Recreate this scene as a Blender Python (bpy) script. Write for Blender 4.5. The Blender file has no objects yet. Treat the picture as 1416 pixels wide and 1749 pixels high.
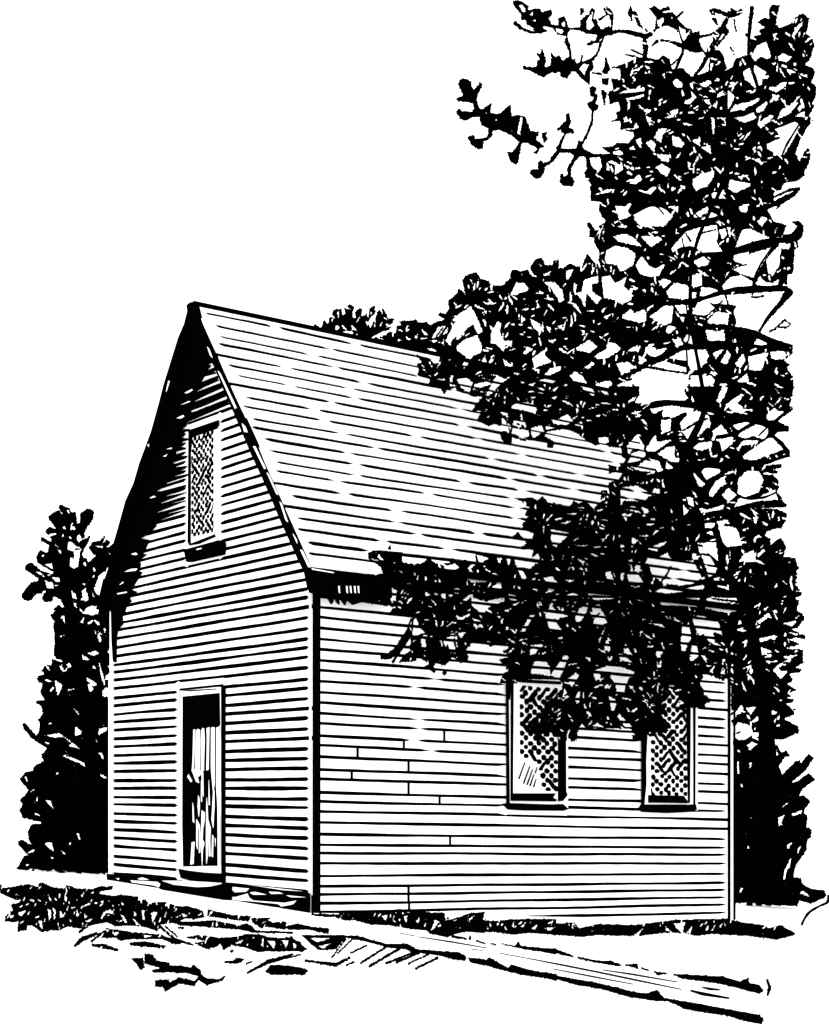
import bpy, math, random
import numpy as np
random.seed(7)
rng = np.random.RandomState(11)
# ------------------------------------------------------------------ scene, camera, light
sc = bpy.context.scene
COL = sc.collection
F, CX, YH, H = 2937.0, 708.0, 1390.0, 1.09          # focal length, centre and horizon in photo pixels; eye height
cam = bpy.data.cameras.new('camera'); co = bpy.data.objects.new('camera', cam); COL.objects.link(co)
co.location = (0, 0, H); co.rotation_euler = (math.radians(90), 0, 0)
cam.sensor_width = 36; cam.lens = F/1749*36; cam.shift_y = (YH-874.5)/1749
cam.clip_start = .1; cam.clip_end = 2000
sc.camera = co
w = bpy.data.worlds.new('World'); sc.world = w; w.use_nodes = True
nt = w.node_tree; bg = nt.nodes['Background']
bg.inputs[0].default_value = (1, 1, 1, 1); bg.inputs[1].default_value = 1.45      # even white overcast sky
sl = bpy.data.lights.new('sun', 'SUN'); sl.energy = .8; sl.angle = math.radians(12); sl.color = (1, .98, .95)
so = bpy.data.objects.new('sun', sl); COL.objects.link(so); so.rotation_euler = (math.radians(48), 0, math.radians(12))
sc.view_settings.view_transform = 'Standard'; sc.view_settings.look = 'None'
sc.view_settings.exposure = .55; sc.view_settings.gamma = 1

def mat(name, c, var=.04, scale=6, rough=.9):
    m = bpy.data.materials.new(name); m.use_nodes = True; t = m.node_tree; b = t.nodes['Principled BSDF']
    b.inputs['Roughness'].default_value = rough; b.inputs['Specular IOR Level'].default_value = 0
    n = t.nodes.new('ShaderNodeTexNoise'); n.inputs['Scale'].default_value = scale; n.inputs['Detail'].default_value = 6
    tc = t.nodes.new('ShaderNodeTexCoord'); t.links.new(tc.outputs['Object'], n.inputs['Vector'])
    r = t.nodes.new('ShaderNodeValToRGB')
    r.color_ramp.elements[0].color = (*[max(0, x*(1-var)) for x in c], 1); r.color_ramp.elements[1].color = (*[min(1, x*(1+var)) for x in c], 1)
    t.links.new(n.outputs['Fac'], r.inputs[0]); t.links.new(r.outputs[0], b.inputs['Base Color'])
    return m
WHITE = mat('white_paint', (.92, .92, .92)); ROOFW = mat('pale_shingle', (.92, .92, .92), .05, 20)
SNOW = mat('pale_ground', (.92, .92, .92), .03, 2); BLACK = mat('black_paint_and_shade', (.0003, .0003, .0003))  # BLACK coats black trim and also the painted shade
LEAF = mat('dark_leaf', (.0003, .0003, .0003), .5, 3); BARK = mat('dark_bark', (.0003, .0003, .0003), .5, 20)
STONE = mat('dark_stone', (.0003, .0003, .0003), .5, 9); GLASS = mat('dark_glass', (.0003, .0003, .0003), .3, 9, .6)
SOIL = mat('dark_soil', (.0003, .0003, .0003), .5, 9)

class MB:
    def __init__(s): s.v = []; s.f = []
    def add(s, vs, fs):
        n = len(s.v); s.v += [tuple(map(float, p)) for p in vs]; s.f += [tuple(i+n for i in f) for f in fs]
    def build(s, name, m, parent=None, smooth=False):
        me = bpy.data.meshes.new(name); me.from_pydata(s.v, [], s.f); me.materials.append(m); me.update()
        if smooth: me.polygons.foreach_set('use_smooth', [True]*len(me.polygons))
        o = bpy.data.objects.new(name, me); COL.objects.link(o)
        if parent:
            o.parent = parent; o.matrix_parent_inverse = parent.matrix_basis.inverted() if parent.type == 'EMPTY' else o.matrix_parent_inverse
        return o
def tag(o, label=None, cat=None, group=None, kind=None):
    for k, x in (('label', label), ('category', cat), ('group', group), ('kind', kind)):
        if x: o[k] = x
    return o
def empty(name, loc):
    o = bpy.data.objects.new(name, None); COL.objects.link(o); o.location = loc; return o
def at(px, py, Y): return np.array(((px-CX)*Y/F, Y, H+(YH-py)*Y/F))
def tl(x0, y0, s): return lambda pts: [(x0+a/s, y0+b/s) for a, b in pts]

# ------------------------------------------------------------------ ground
def gz(x, y): 
    xx = max(-9, min(9, x)); yy = max(5, min(30, y))
    return -.0604*xx+.0049*(yy-18.9)-.0673
def gdepth(px, py):                       # depth at which the sight line meets the ground
    Y = 20.0
    for _ in range(30):
        z = gz((px-CX)*Y/F, Y); k = max(4., py-YH)/F
        Y = .5*Y+.5*(H-z)/k
    return min(Y, 60)
g = MB(); xs = [-400, -60, -9, -5, 0, 5, 9, 60, 400]; ys = [-60, 5, 12, 18, 24, 30, 80, 600]
g.add([(x, y, gz(x, y)) for y in ys for x in xs],
      [(j*9+i, j*9+i+1, j*9+i+10, j*9+i+9) for j in range(7) for i in range(8)])
tag(g.build('ground', SNOW), kind='structure')

# ------------------------------------------------------------------ building frame of reference
UN = math.hypot(-2058, 2937); VN = math.hypot(4192, 2937)
U = np.array((-2058, 2937, 45))/UN; V = np.array((4192, 2937, -85))/VN; WZ = np.array((0, 0, 1.))
A0 = at(534, 1560, 18.9)
def pt(t, s, z): return A0+U*t+V*s+WZ*z
def ray(px, py): return np.array(((px-CX)/F, 1, (YH-py)/F))
C0 = np.array((0, 0, H))
def hit(px, py, O, a, b):                 # O + i a + j b  on the sight line
    m = np.array([a, b, -ray(px, py)]).T
    return np.linalg.solve(m, C0-O)
def fp(px, py, off=0.):
    r = hit(px, py, A0-V*off, U, WZ); return r[0], r[1]
def sp(px, py, off=0.):
    r = hit(px, py, A0-U*off, V, WZ); return r[0], r[1]
W = fp(189, 1300)[0]; L = sp(1252, 1300)[0]
e = 0.
for _ in range(40):                       # front overhang that puts the peak where it is
    p = pt(W/2, -e, 5); e += ((p[0]/p[1]*F+CX)-330)/150
ZR = fp(330, 519, e)[1]; o_, ZE = fp(532, 972, e); OV = max(.05, -o_)
FR = lambda a, b, off: pt(a, -off, b)
SD = lambda a, b, off: pt(-off, a, b)
RD = pt(W/2, 0, ZR)-A0; RA = (pt(-OV, 0, ZE)-A0)-RD   # ridge, slope vector
RN = np.cross(RA, V); RN /= np.linalg.norm(RN); RN *= (1 if RN[2] > 0 else -1)
RF = lambda a, b, off: A0+RD+V*a+RA*b+RN*off
def rp(px, py):
    r = hit(px, py, A0+RD, V, RA); return r[0], r[1]
print('W', W, 'L', L, 'e', e, 'ZR', ZR, 'OV', OV, 'ZE', ZE)
def prism(mb, place, poly, o0, o1):
    n = len(poly)
    vs = [place(a, b, o1) for a, b in poly]+[place(a, b, o0) for a, b in poly]
    mb.add(vs, [tuple(range(n)), tuple(range(2*n-1, n-1, -1))]+[(i, (i+1) % n, n+(i+1) % n, n+i) for i in range(n)])
def fpoly(pts, off=0.): return [fp(x, y, off) for x, y in pts]
def spoly(pts, off=0.): return [sp(x, y, off) for x, y in pts]
def box(mb, place, a0, b0, a1, b1, o0, o1): prism(mb, place, [(a0, b0), (a1, b0), (a1, b1), (a0, b1)], o0, o1)

def wob(seed):
    r = random.Random(seed); ps = [(r.uniform(.5, 1.6), r.uniform(0, 6.3), r.uniform(.3, 1)) for _ in range(4)]
    ps += [(r.uniform(4, 9), r.uniform(0, 6.3), .35)]
    return lambda x: sum(a*math.sin(f*x*2+p) for f, p, a in ps)/2.5
class Gap:                                # one open joint between two courses
    def __init__(s, z, th, seed, wz=.006, breaks=(), a0=-99, a1=99, tp=.06):
        s.z, s.th, s.w, s.w2, s.wz, s.br, s.a0, s.a1, s.tp = z, th, wob(seed), wob(seed+999), wz, breaks, a0, a1, tp
    def c(s, x): return s.z+s.wz*s.w(x)
    def g(s, x, a=None, b=None):
        k = s.th*(1+.22*s.w2(x))
        for b0, b1 in s.br:
            d = max(b0-x, x-b1)
            if d < 0: return 0.
            k *= min(1, (.25+.75*d/s.tp)) if d < s.tp else 1
        for d in (x-(s.a0 if a is None else a), (s.a1 if b is None else b)-x):
            if d <= 0: return 0.
            if d < s.tp*.6: k *= d/(s.tp*.6)
        return k
def course(mb, place, lo, hi, x0, x1, t0, t1, o0, o1, step=.05):
    """one board between two joints; t0,t1: whether the joints fade out at that end"""
    if x1-x0 < .01: return
    n = max(2, int((x1-x0)/step)); xs = sorted(set([x0, x1]+[x0+(x1-x0)*i/n for i in range(n+1)]+[min(x0+.012, x1), max(x1-.012, x0)]))
    a = x0+t0 if t0 is not None else -99; b = x1-t1 if t1 is not None else 99
    bot = [(x, lo.c(x)+lo.g(x, max(a, lo.a0), min(b, lo.a1))/2) for x in xs]
    top = [(x, hi.c(x)-hi.g(x, max(a, hi.a0), min(b, hi.a1))/2) for x in xs]
    prism(mb, place, bot+top[::-1], o0, o1)
# ------------------------------------------------------------------ the chapel
house = empty('wooden_chapel', pt(W/2, L/2, 0))
tag(house, 'small steep-roofed white clapboard chapel with plank door and three lattice windows', 'chapel')
bpy.context.view_layer.update()
house.matrix_basis
Z1, Z2, Z3, Z5, Z7 = tl(150, 500, 3.54), tl(150, 880, 3.54), tl(150, 1180, 3.54), tl(500, 1200, 3.54), tl(330, 500, 3.0128)
Z4, Z6 = tl(500, 930, 3.54), tl(840, 1100, 3.218)
# black sheathing behind the boards; draws the shadow lines under their lips
m = MB(); zl = lambda t: ZR-.10-(ZR-ZE)/(W/2+OV)*abs(t-W/2)
prism(m, FR, [(0, -.7), (W, -.7), (W, zl(W)), (W/2, zl(W/2)), (0, zl(0))], -.1, 0)
m.build('wall_sheathing', BLACK, house)
m = MB(); box(m, SD, .101, -.7, L, zl(0)-.05, -.1, 0)
m.build('wall_sheathing', BLACK, house)
m = MB(); prism(m, lambda a, b, o: pt(a, L+o, b), [(0, -.7), (W, -.7), (W, zl(W)), (W/2, zl(W/2)), (0, zl(0))], -.1, 0)
box(m, lambda a, b, o: pt(W+o, a, b), 0, -.7, L-.1, zl(W)-.05, -.1, -.001); m.build('rear_walls', WHITE, house)
# front boards
fy = [1005.7,1019.8,1036.8,1055,1073.5,1091.3,1106,1122.4,1139.9,1159.7,1175.2,1193.6,1209.7,1226.6,1244.4,1260.5,1278.9,1295.3,1312.2,1331.1,1346.7,1365,1379.7,1398.9,1415,1432.3,1449.8,1466.7,1487.9,1504.9,1523.2]
fz = sorted(fp(529, y)[1] for y in fy)
pit = .1115
while fz[-1] < zl(W/2)-.1: fz.append(fz[-1]+pit*random.uniform(.93, 1.07))
dl, dr = fp(307, 1350)[0], fp(383.5, 1350)[0]; dtop = fp(345, 1172)[1]; dbot = fp(345, 1484)[1]
wl, wr = fp(322, 850)[0], fp(376, 850)[0]; wtop = fp(374, 717)[1]-.03; wbot = fp(346, 938)[1]
opens = [(dr, dl, -.6, dtop, 0, 1), (wr, wl, wbot-.10, wtop, 1, 1)]      # t0,t1,z0,z1, fade at each side
fg = [Gap(z, .048, 100+i, .004, a0=.05 if random.random() < .8 else -1, a1=W-.055, tp=.09) for i, z in enumerate(fz)]
fg = [Gap(fz[0]-.03, 0, 5)]+fg
m = MB()
for lo, hi in zip(fg, fg[1:]):
    zm = (lo.z+hi.z)/2; k = (W/2+OV)/(ZR-ZE); half = max(.03, (ZR-.12-zm)*k)
    x0, x1 = max(.0, W/2-half), min(W, W/2+half)
    segs = [(x0, x1, None, None)]
    for (a, b, z0, z1, f0, f1) in opens:
        if hi.z > z0 and lo.z < z1:
            s2 = []
            for (p, q, fa, fb) in segs:
                if a > q or b < p: s2.append((p, q, fa, fb)); continue
                s2 += [(p, a, fa, .012 if f0 else None), (b, q, .03 if f1 else None, fb)]
            segs = s2
            if hi.z > z1+.008: box(m, FR, a, z1, b, hi.z-.016, .002, .014)
            if lo.z < z0-.008: box(m, FR, a, lo.z+.016, b, z0, .002, .014)
    for p, q, fa, fb in segs: course(m, FR, lo, hi, p, q, fa, fb, .002, .014)
m.build('front_wall', WHITE, house)
# side boards
sy = [1019,1036.8,1054.3,1072.7,1091.9,1108.8,1127.7,1145.3,1163,1182.3,1200.3,1218.7,1235.2,1256.4,1273.3,1292.7,1313.8,1330,1353.4,1368.6,1385.6,1404.8,1425.1,1443,1457,1474.6,1495.8,1514,1528.2,1543.2,1558]
sz = sorted(sp(546, y)[1] for y in sy)
while sz[0] > -.6: sz.insert(0, sz[0]-.105)
while sz[-1] < zl(0)-.02: sz.append(sz[-1]+.115)
cb = sp(545.5, 1300)[0]; rb = sp(1241.5, 1300)[0]
def rs(px, y=1300): return sp(px, y)[0]
w1 = (rs(864.5), rs(967.5), sp(916, 1379)[1], sp(890, 1158)[1]); w2 = (rs(1096), rs(1189), sp(1143, 1383)[1], sp(1140, 1172)[1])
brk = {8: [(706, 712)], 11: [(710, 717)], 12: [(712, 718)], 13: [(700, 712)], 14: [(730, 738)], 7: [(741, 746)]}
sgp = []
n0 = len(sz)-len([z for z in sz if z > sp(546, 1022)[1]])
for i, z in enumerate(sz):
    idx = len(sy)-1-(i-sz.index(min(sz, key=lambda q: abs(q-sp(546, 1558)[1]))))      # index in sy
    br = [(rs(a), rs(b)) for a, b in brk.get(idx, [])]
    sgp.append(Gap(z, .0375, 300+i, .0055, br, a1=rb-(.03 if random.random() < .6 else -.2), tp=.1))
butt = [(758, 1257), (689, 1273), (610, 1285), (697, 1308), (600, 1322), (697, 1345), (750, 1368), (768, 1437), (697, 1522), (697, 1536), (698, 1551)]
m = MB()
for lo, hi in zip(sgp, sgp[1:]):
    segs = [(cb, rb, None, None)]
    for (a, b, z0, z1) in (w1, w2):
        if hi.z > z0 and lo.z < z1:
            s2 = []
            for (p, q, fa, fb) in segs:
                if a > q or b < p: s2.append((p, q, fa, fb)); continue
                s2 += [(p, a, fa, None if random.random() < .6 else .04), (b, q, None, fb)]
            segs = s2
            if hi.z > z1+.008: box(m, SD, a, z1, b, hi.z-.01, .002, .014)
            if lo.z < z0-.008: box(m, SD, a, lo.z+.01, b, z0, .002, .014)
    for bx_, by_ in butt:
        s, z = sp(bx_, by_)
        if lo.z < z < hi.z:
            s2 = []
            for (p, q, fa, fb) in segs:
                if p < s < q: s2 += [(p, s-.022, fa, None), (s+.022, q, None, fb)]
                else: s2.append((p, q, fa, fb))
            segs = s2
    for p, q, fa, fb in segs: course(m, SD, lo, hi, p, q, fa, fb, .002, .014, .07)
m.build('side_wall', WHITE, house)
# corner boards
m = MB(); box(m, FR, -.0, -.4, .022, zl(0)-.1, .015, .03); m.build('corner_board', WHITE, house)
m = MB(); box(m, SD, .0, -.35, cb, zl(0)-.05, .0145, .026); m.build('corner_board', BLACK, house)  # shaded face of the corner, its shade painted black
m = MB(); prism(m, FR, [(W-.045, -.1), (W+.012, -.1), (W+.012, fp(190, 1160)[1]), (W-.045, fp(194, 1160)[1])], .0145, .026)
m.build('corner_board', WHITE, house)
m = MB(); box(m, SD, rb+.042, -.6, L-.028, sp(1247, 1030)[1], .0145, .03); m.build('corner_board', WHITE, house)
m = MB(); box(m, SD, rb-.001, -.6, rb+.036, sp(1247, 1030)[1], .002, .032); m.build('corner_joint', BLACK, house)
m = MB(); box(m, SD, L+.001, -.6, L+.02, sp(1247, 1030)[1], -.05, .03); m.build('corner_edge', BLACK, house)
# roof
t_ = .055
m = MB()
left = lambda a, b, o: A0+(pt(W/2, 0, ZR)-A0)+V*a+np.array((pt(W+OV, 0, ZE)-A0)-(pt(W/2, 0, ZR)-A0))*b+WZ*o
box(m, left, -e, 0, L+e, 1, -.10, -.02); m.build('roof_slope', BLACK, house)
m = MB(); box(m, RF, -e+.01, .0, L+e, .995, -t_, 0); m.build('roof_deck', BLACK, house)
ry = [(50,105),(45,160),(75,218),(100,262),(118,320),(143,370),(160,420),(180,470),(210,530),(240,585),(270,645),(297,695),(325,750),(350,810),(375,868),(400,918),(423,983),(440,1040),(483,1105),(497,1158),(520,1220),(550,1285),(580,1345)]
rq = [0.012]+[rp(*Z7([p])[0])[1] for p in ry]+[.993]
rg = []
for i, q in enumerate(rq):
    r = random.Random(50+i); br = []; x = r.uniform(.7, 1.7)
    while x < L:
        br.append((x, x+r.uniform(.04, .12))); x += r.uniform(.9, 2.6)
    st = -e+(r.uniform(.03, .16) if r.random() < .75 else -.1)
    rg.append(Gap(q, 0 if i in (0, len(rq)-1) else r.uniform(.0130, .0165), 500+i, .0024, br, a0=st, tp=.06))
m = MB()
for lo, hi in zip(rg, rg[1:]): course(m, RF, lo, hi, -e+.012, L+e-.02, None, None, .002, .014, .07)
m.build('shingle_courses', ROOFW, house)
m = MB(); box(m, RF, -e, -.006, L+e, .0125, -.03, .03); m.build('ridge_cap', BLACK, house)
# barge boards; the toothed left one is shade under the rake, shaped in black
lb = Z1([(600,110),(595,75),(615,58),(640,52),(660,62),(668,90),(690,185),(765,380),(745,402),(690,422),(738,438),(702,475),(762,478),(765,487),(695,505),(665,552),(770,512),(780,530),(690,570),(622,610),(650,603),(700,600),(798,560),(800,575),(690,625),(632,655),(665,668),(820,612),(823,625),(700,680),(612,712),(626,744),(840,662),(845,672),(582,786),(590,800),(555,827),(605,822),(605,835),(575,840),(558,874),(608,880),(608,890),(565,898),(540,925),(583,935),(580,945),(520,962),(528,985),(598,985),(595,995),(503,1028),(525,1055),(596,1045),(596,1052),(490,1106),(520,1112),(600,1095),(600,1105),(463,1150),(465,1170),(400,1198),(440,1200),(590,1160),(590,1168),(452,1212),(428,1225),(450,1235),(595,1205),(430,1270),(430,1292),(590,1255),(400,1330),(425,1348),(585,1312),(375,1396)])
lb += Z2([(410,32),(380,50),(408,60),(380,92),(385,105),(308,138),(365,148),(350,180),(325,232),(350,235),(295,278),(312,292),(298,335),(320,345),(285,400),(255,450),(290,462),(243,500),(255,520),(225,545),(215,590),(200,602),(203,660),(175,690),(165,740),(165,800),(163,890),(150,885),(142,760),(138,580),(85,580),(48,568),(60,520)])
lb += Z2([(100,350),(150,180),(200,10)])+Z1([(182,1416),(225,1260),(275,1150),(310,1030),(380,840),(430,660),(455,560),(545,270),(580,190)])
m = MB(); prism(m, FR, fpoly(lb, .045), .016, .045); m.build('bargeboard_and_shade', BLACK, house)
m = MB()
for q in ([(472,598),(487,532),(496,535),(488,580)], [(585,605),(630,582),(632,590),(600,608)], [(563,678),(610,655),(620,658)], [(537,758),(575,740),(583,748),(560,760)], [(475,945),(508,936),(505,944)], [(455,990),(480,976),(470,990)], [(360,920),(370,915),(368,932)], [(375,1240),(400,1228),(410,1234),(380,1242)]):
    m = MB(); prism(m, FR, fpoly(Z1(q), .049), .0455, .049); m.build('shade_gap', WHITE, house)  # white slits left open in the rake's painted shade
for q in ([(262,235),(290,226),(300,238),(280,240)], [(222,342),(260,325),(298,322),(290,335)], [(178,472),(235,462),(235,468),(180,478)], [(190,422),(215,400),(210,412)], [(92,385),(118,318),(122,318),(100,382)]):
    m = MB(); prism(m, FR, fpoly(Z2(q), .049), .0455, .049); m.build('shade_gap', WHITE, house)
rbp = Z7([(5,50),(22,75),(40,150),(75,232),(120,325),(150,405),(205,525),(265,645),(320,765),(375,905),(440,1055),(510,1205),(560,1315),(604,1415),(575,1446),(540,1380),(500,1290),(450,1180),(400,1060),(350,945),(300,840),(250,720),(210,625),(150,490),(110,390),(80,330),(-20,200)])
m = MB(); prism(m, FR, fpoly(rbp, e+.005), e-.03, e+.005); m.build('bargeboard_and_shade', BLACK, house)
m = MB()
for q in ([(72,278),(80,288),(98,335),(85,318)], [(126,402),(138,415),(222,592),(214,596)], [(250,672),(268,690),(278,718),(262,715)], [(308,790),(318,790),(372,905),(364,905)], [(378,925),(388,935),(436,1040),(428,1036)], [(444,1075),(452,1082),(486,1180),(476,1172)], [(512,1240),(530,1268),(534,1290)], [(550,1322),(560,1325),(604,1412),(592,1412)]):
    m = MB(); prism(m, FR, fpoly(Z7(q), e+.013), e+.006, e+.013); m.build('rake_highlight', WHITE, house)  # white slivers painting a highlight along the rake edge
# shade under the eave, built as a ragged black board
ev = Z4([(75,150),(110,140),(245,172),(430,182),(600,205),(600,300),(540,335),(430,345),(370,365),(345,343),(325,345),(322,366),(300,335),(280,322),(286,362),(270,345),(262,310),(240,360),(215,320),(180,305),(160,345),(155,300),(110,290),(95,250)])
m = MB(); of = OV-.02; prism(m, SD, spoly(ev, of), of-.04, of); m.build('eaves_shade_board', BLACK, house)
m = MB()
for k in (275, 322, 345, 370, 392):
    m = MB(); prism(m, SD, spoly(Z4([(k, 252), (k+9, 250), (k+12, 295), (k+4, 290)]), of+.003), of+.001, of+.003); m.build('shade_gap', WHITE, house)  # white slits in the painted eaves shade
m = MB(); prism(m, SD, spoly(Z4([(112, 143), (250, 168), (248, 173), (120, 152)]), of+.003), of+.001, of+.003)
m.build('shade_gap', WHITE, house)
m = MB(); a, b = sp(660, 985, of); a2, b2 = sp(1262, 1020, of); box(m, SD, a, b2-.1, L+e, zl(0)+.0, of-.04, of); m.build('eaves_shade_board', BLACK, house)
# gable window
m = MB(); prism(m, FR, [(wr, wbot), (wl, wbot), (wl, wtop), (wr, wtop)], .015, .03); win = m.build('window', WHITE, house)
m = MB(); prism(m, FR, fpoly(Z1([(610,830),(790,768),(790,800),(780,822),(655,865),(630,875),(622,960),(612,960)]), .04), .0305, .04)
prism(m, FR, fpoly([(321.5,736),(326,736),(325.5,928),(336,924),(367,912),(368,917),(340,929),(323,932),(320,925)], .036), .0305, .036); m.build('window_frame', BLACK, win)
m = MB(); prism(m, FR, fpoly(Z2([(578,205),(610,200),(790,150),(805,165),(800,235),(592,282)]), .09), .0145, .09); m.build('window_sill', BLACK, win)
m = MB(); prism(m, FR, fpoly(Z2([(655,205),(685,197),(688,203),(660,210)]), .092), .0905, .092); m.build('sill_highlight', WHITE, win)
def quarrels(place, a0, a1, b0, b1, pa, pb, seed, ok=lambda a, b: True):
    r = random.Random(seed); mb = MB(); na = int(round((a1-a0)/pa*2)); nb = int(round((b1-b0)/pb*2))
    for j in range(nb):
        for i in range(na):
            if (i+j) % 2: continue
            a = a0+(i+.5)*(a1-a0)/na+r.gauss(0, .05)*pa; b = b0+(j+.5)*(b1-b0)/nb+r.gauss(0, .05)*pb
            if not ok(a, b): continue
            ra, rb_ = pa*r.uniform(.27, .36), pb*r.uniform(.28, .385); n = 9; q = []
            st = r.choice((0,)*9+(1, -1)); 
            for k in range(n):
                th = 2*math.pi*k/n+r.uniform(-.15, .15); rr = r.uniform(.88, 1.08)
                x, y = ra*rr*math.cos(th), rb_*rr*math.sin(th)
                if st: 
                    sh = .55*(1 if y > 0 else -.6); x += st*sh*pa*.55; y += sh*pb*.55
                x, y = max(a0, min(a1, a+x)), max(b0, min(b1, b+y)); q.append((x, y))
            prism(mb, place, q, .031+.0005*(i % 3), .034+.0004*(i % 3)+.0002*(j % 3))
    return mb
a0, a1 = fp(369, 830)[0], fp(331, 830)[0]; b0, b1 = fp(350, 914)[1], fp(350, 742)[1]
quarrels(FR, a0, a1, b0, b1, .12, .092, 3).build('lattice_glass', GLASS, win)
# side windows
for n, (ww, gx, gy, seed) in enumerate(((w1, (885, 950), (1351, 1173), 4), (w2, (1108.5, 1171), (1359, 1180), 5))):
    m = MB(); box(m, SD, ww[0], ww[2], ww[1], ww[3], .015, .03); win = m.build('window', WHITE, house)
    a0, a1 = rs(gx[0]), rs(gx[1]); mid = sum(gx)/2; b0, b1 = sp(mid, gy[0])[1], sp(mid, gy[1])[1]
    cut = None
    if n == 0:
        c = sp(890, 1340); cc = sp(912, 1312)
        ok = lambda a, b: not (a < rs(922) and sp(915, 1352)[1]-.1 < b < sp(890, 1296+(0))[1]-.0+(-.12*(a-a0)))  # panes left out here; the white backing paints a reflection
    else: ok = lambda a, b: True
    quarrels(SD, a0, a1, b0, b1, .138, .108, seed, ok).build('lattice_glass', GLASS, win)
    m = MB()
    if n == 0:
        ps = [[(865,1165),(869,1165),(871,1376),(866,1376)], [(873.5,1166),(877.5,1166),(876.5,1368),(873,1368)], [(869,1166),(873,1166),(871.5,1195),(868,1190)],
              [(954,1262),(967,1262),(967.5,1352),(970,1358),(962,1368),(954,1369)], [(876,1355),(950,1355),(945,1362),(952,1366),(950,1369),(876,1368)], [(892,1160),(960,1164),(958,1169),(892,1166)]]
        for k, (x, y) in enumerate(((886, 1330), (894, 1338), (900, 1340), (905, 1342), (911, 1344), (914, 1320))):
            ln = (28, 30, 26, 20, 14, 10)[k]; ps.append([(x, y), (x+1.6, y+1), (x+ln*.42, y-ln), (x+ln*.38, y-ln)])  # diagonal strokes of the painted reflection, joined to the frame mesh
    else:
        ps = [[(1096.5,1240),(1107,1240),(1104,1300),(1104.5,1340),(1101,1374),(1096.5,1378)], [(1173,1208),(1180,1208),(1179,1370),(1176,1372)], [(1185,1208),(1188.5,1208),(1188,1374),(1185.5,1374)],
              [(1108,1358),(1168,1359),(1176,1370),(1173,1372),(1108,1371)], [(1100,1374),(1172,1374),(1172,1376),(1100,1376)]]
    for i, q in enumerate(ps): prism(m, SD, spoly(q, .045), .0305+i*.0002, .045+i*.0002)
    m.build('window_frame', BLACK, win)
    m = MB()
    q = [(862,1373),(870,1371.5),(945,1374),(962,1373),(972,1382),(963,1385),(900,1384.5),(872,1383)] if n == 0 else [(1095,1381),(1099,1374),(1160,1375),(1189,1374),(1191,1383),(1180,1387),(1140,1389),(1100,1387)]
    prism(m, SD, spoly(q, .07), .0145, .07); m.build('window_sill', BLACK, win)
# door
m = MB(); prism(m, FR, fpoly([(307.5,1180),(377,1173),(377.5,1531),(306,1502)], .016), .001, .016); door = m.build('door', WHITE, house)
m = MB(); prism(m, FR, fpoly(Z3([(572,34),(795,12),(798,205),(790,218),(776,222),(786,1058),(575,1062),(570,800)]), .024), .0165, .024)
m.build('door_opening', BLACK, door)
m = MB()
for q in ([(638,236),(648,232),(646,300),(640,470),(648,478),(662,520),(672,556),(655,550),(632,490),(628,486),(633,430)], [(655,240),(665,230),(676,236),(679,300),(676,480),(696,492),(698,640),(690,600),(688,500),(668,520),(650,480),(652,300)],
          [(686,240),(694,224),(702,230),(705,300),(700,482),(690,488),(684,480)], [(718,226),(734,220),(732,300),(728,478),(717,480),(720,300)], [(745,226),(752,219),(766,222),(766,560),(757,610),(750,540),(744,460)],
          [(777,222),(797,215),(804,300),(802,600),(790,605),(792,740),(799,760),(800,1062),(786,1058),(784,700),(776,580)],
          [(602,520),(608,504),(618,525),(630,545),(622,552)], [(633,676),(637,700),(642,798),(634,790)], [(667,632),(673,650),(676,700),(670,762),(664,700)], [(688,722),(706,736),(704,790),(696,830),(692,900),(704,920),(694,960),(690,1060),(684,900),(686,800)],
          [(656,776),(676,812),(680,870),(679,975),(672,980),(672,840),(664,825),(662,960),(656,930)], [(628,916),(644,912),(638,1046),(620,1050)], [(718,645),(722,700),(726,780),(742,830),(738,900),(740,1000),(732,1000),(728,850),(722,840),(724,1000),(716,1046),(714,900),(716,720)],
          [(757,612),(764,600),(764,700),(757,828),(748,780)], [(752,870),(758,880),(755,1005),(748,1000)], [(768,890),(771,892),(770,940)], [(730,540),(733,595),(736,690),(731,690)], [(685,545),(689,540),(689,670),(684,668)]):
    prism(m, FR, fpoly(Z3(q), .03), .0245, .03)
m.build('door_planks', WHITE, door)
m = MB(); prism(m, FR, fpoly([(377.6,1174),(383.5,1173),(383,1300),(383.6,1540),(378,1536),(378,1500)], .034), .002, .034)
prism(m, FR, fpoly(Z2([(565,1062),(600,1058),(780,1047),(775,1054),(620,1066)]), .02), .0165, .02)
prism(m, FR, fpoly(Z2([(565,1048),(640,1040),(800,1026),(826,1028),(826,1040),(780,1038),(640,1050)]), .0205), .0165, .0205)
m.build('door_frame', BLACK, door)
m = MB(); prism(m, FR, fpoly(Z3([(545,1075),(600,1086),(700,1098),(828,1105),(826,1158),(700,1158),(620,1148),(575,1135),(560,1130)]), .03), .0165, .03); m.build('threshold', BLACK, door)
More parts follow.
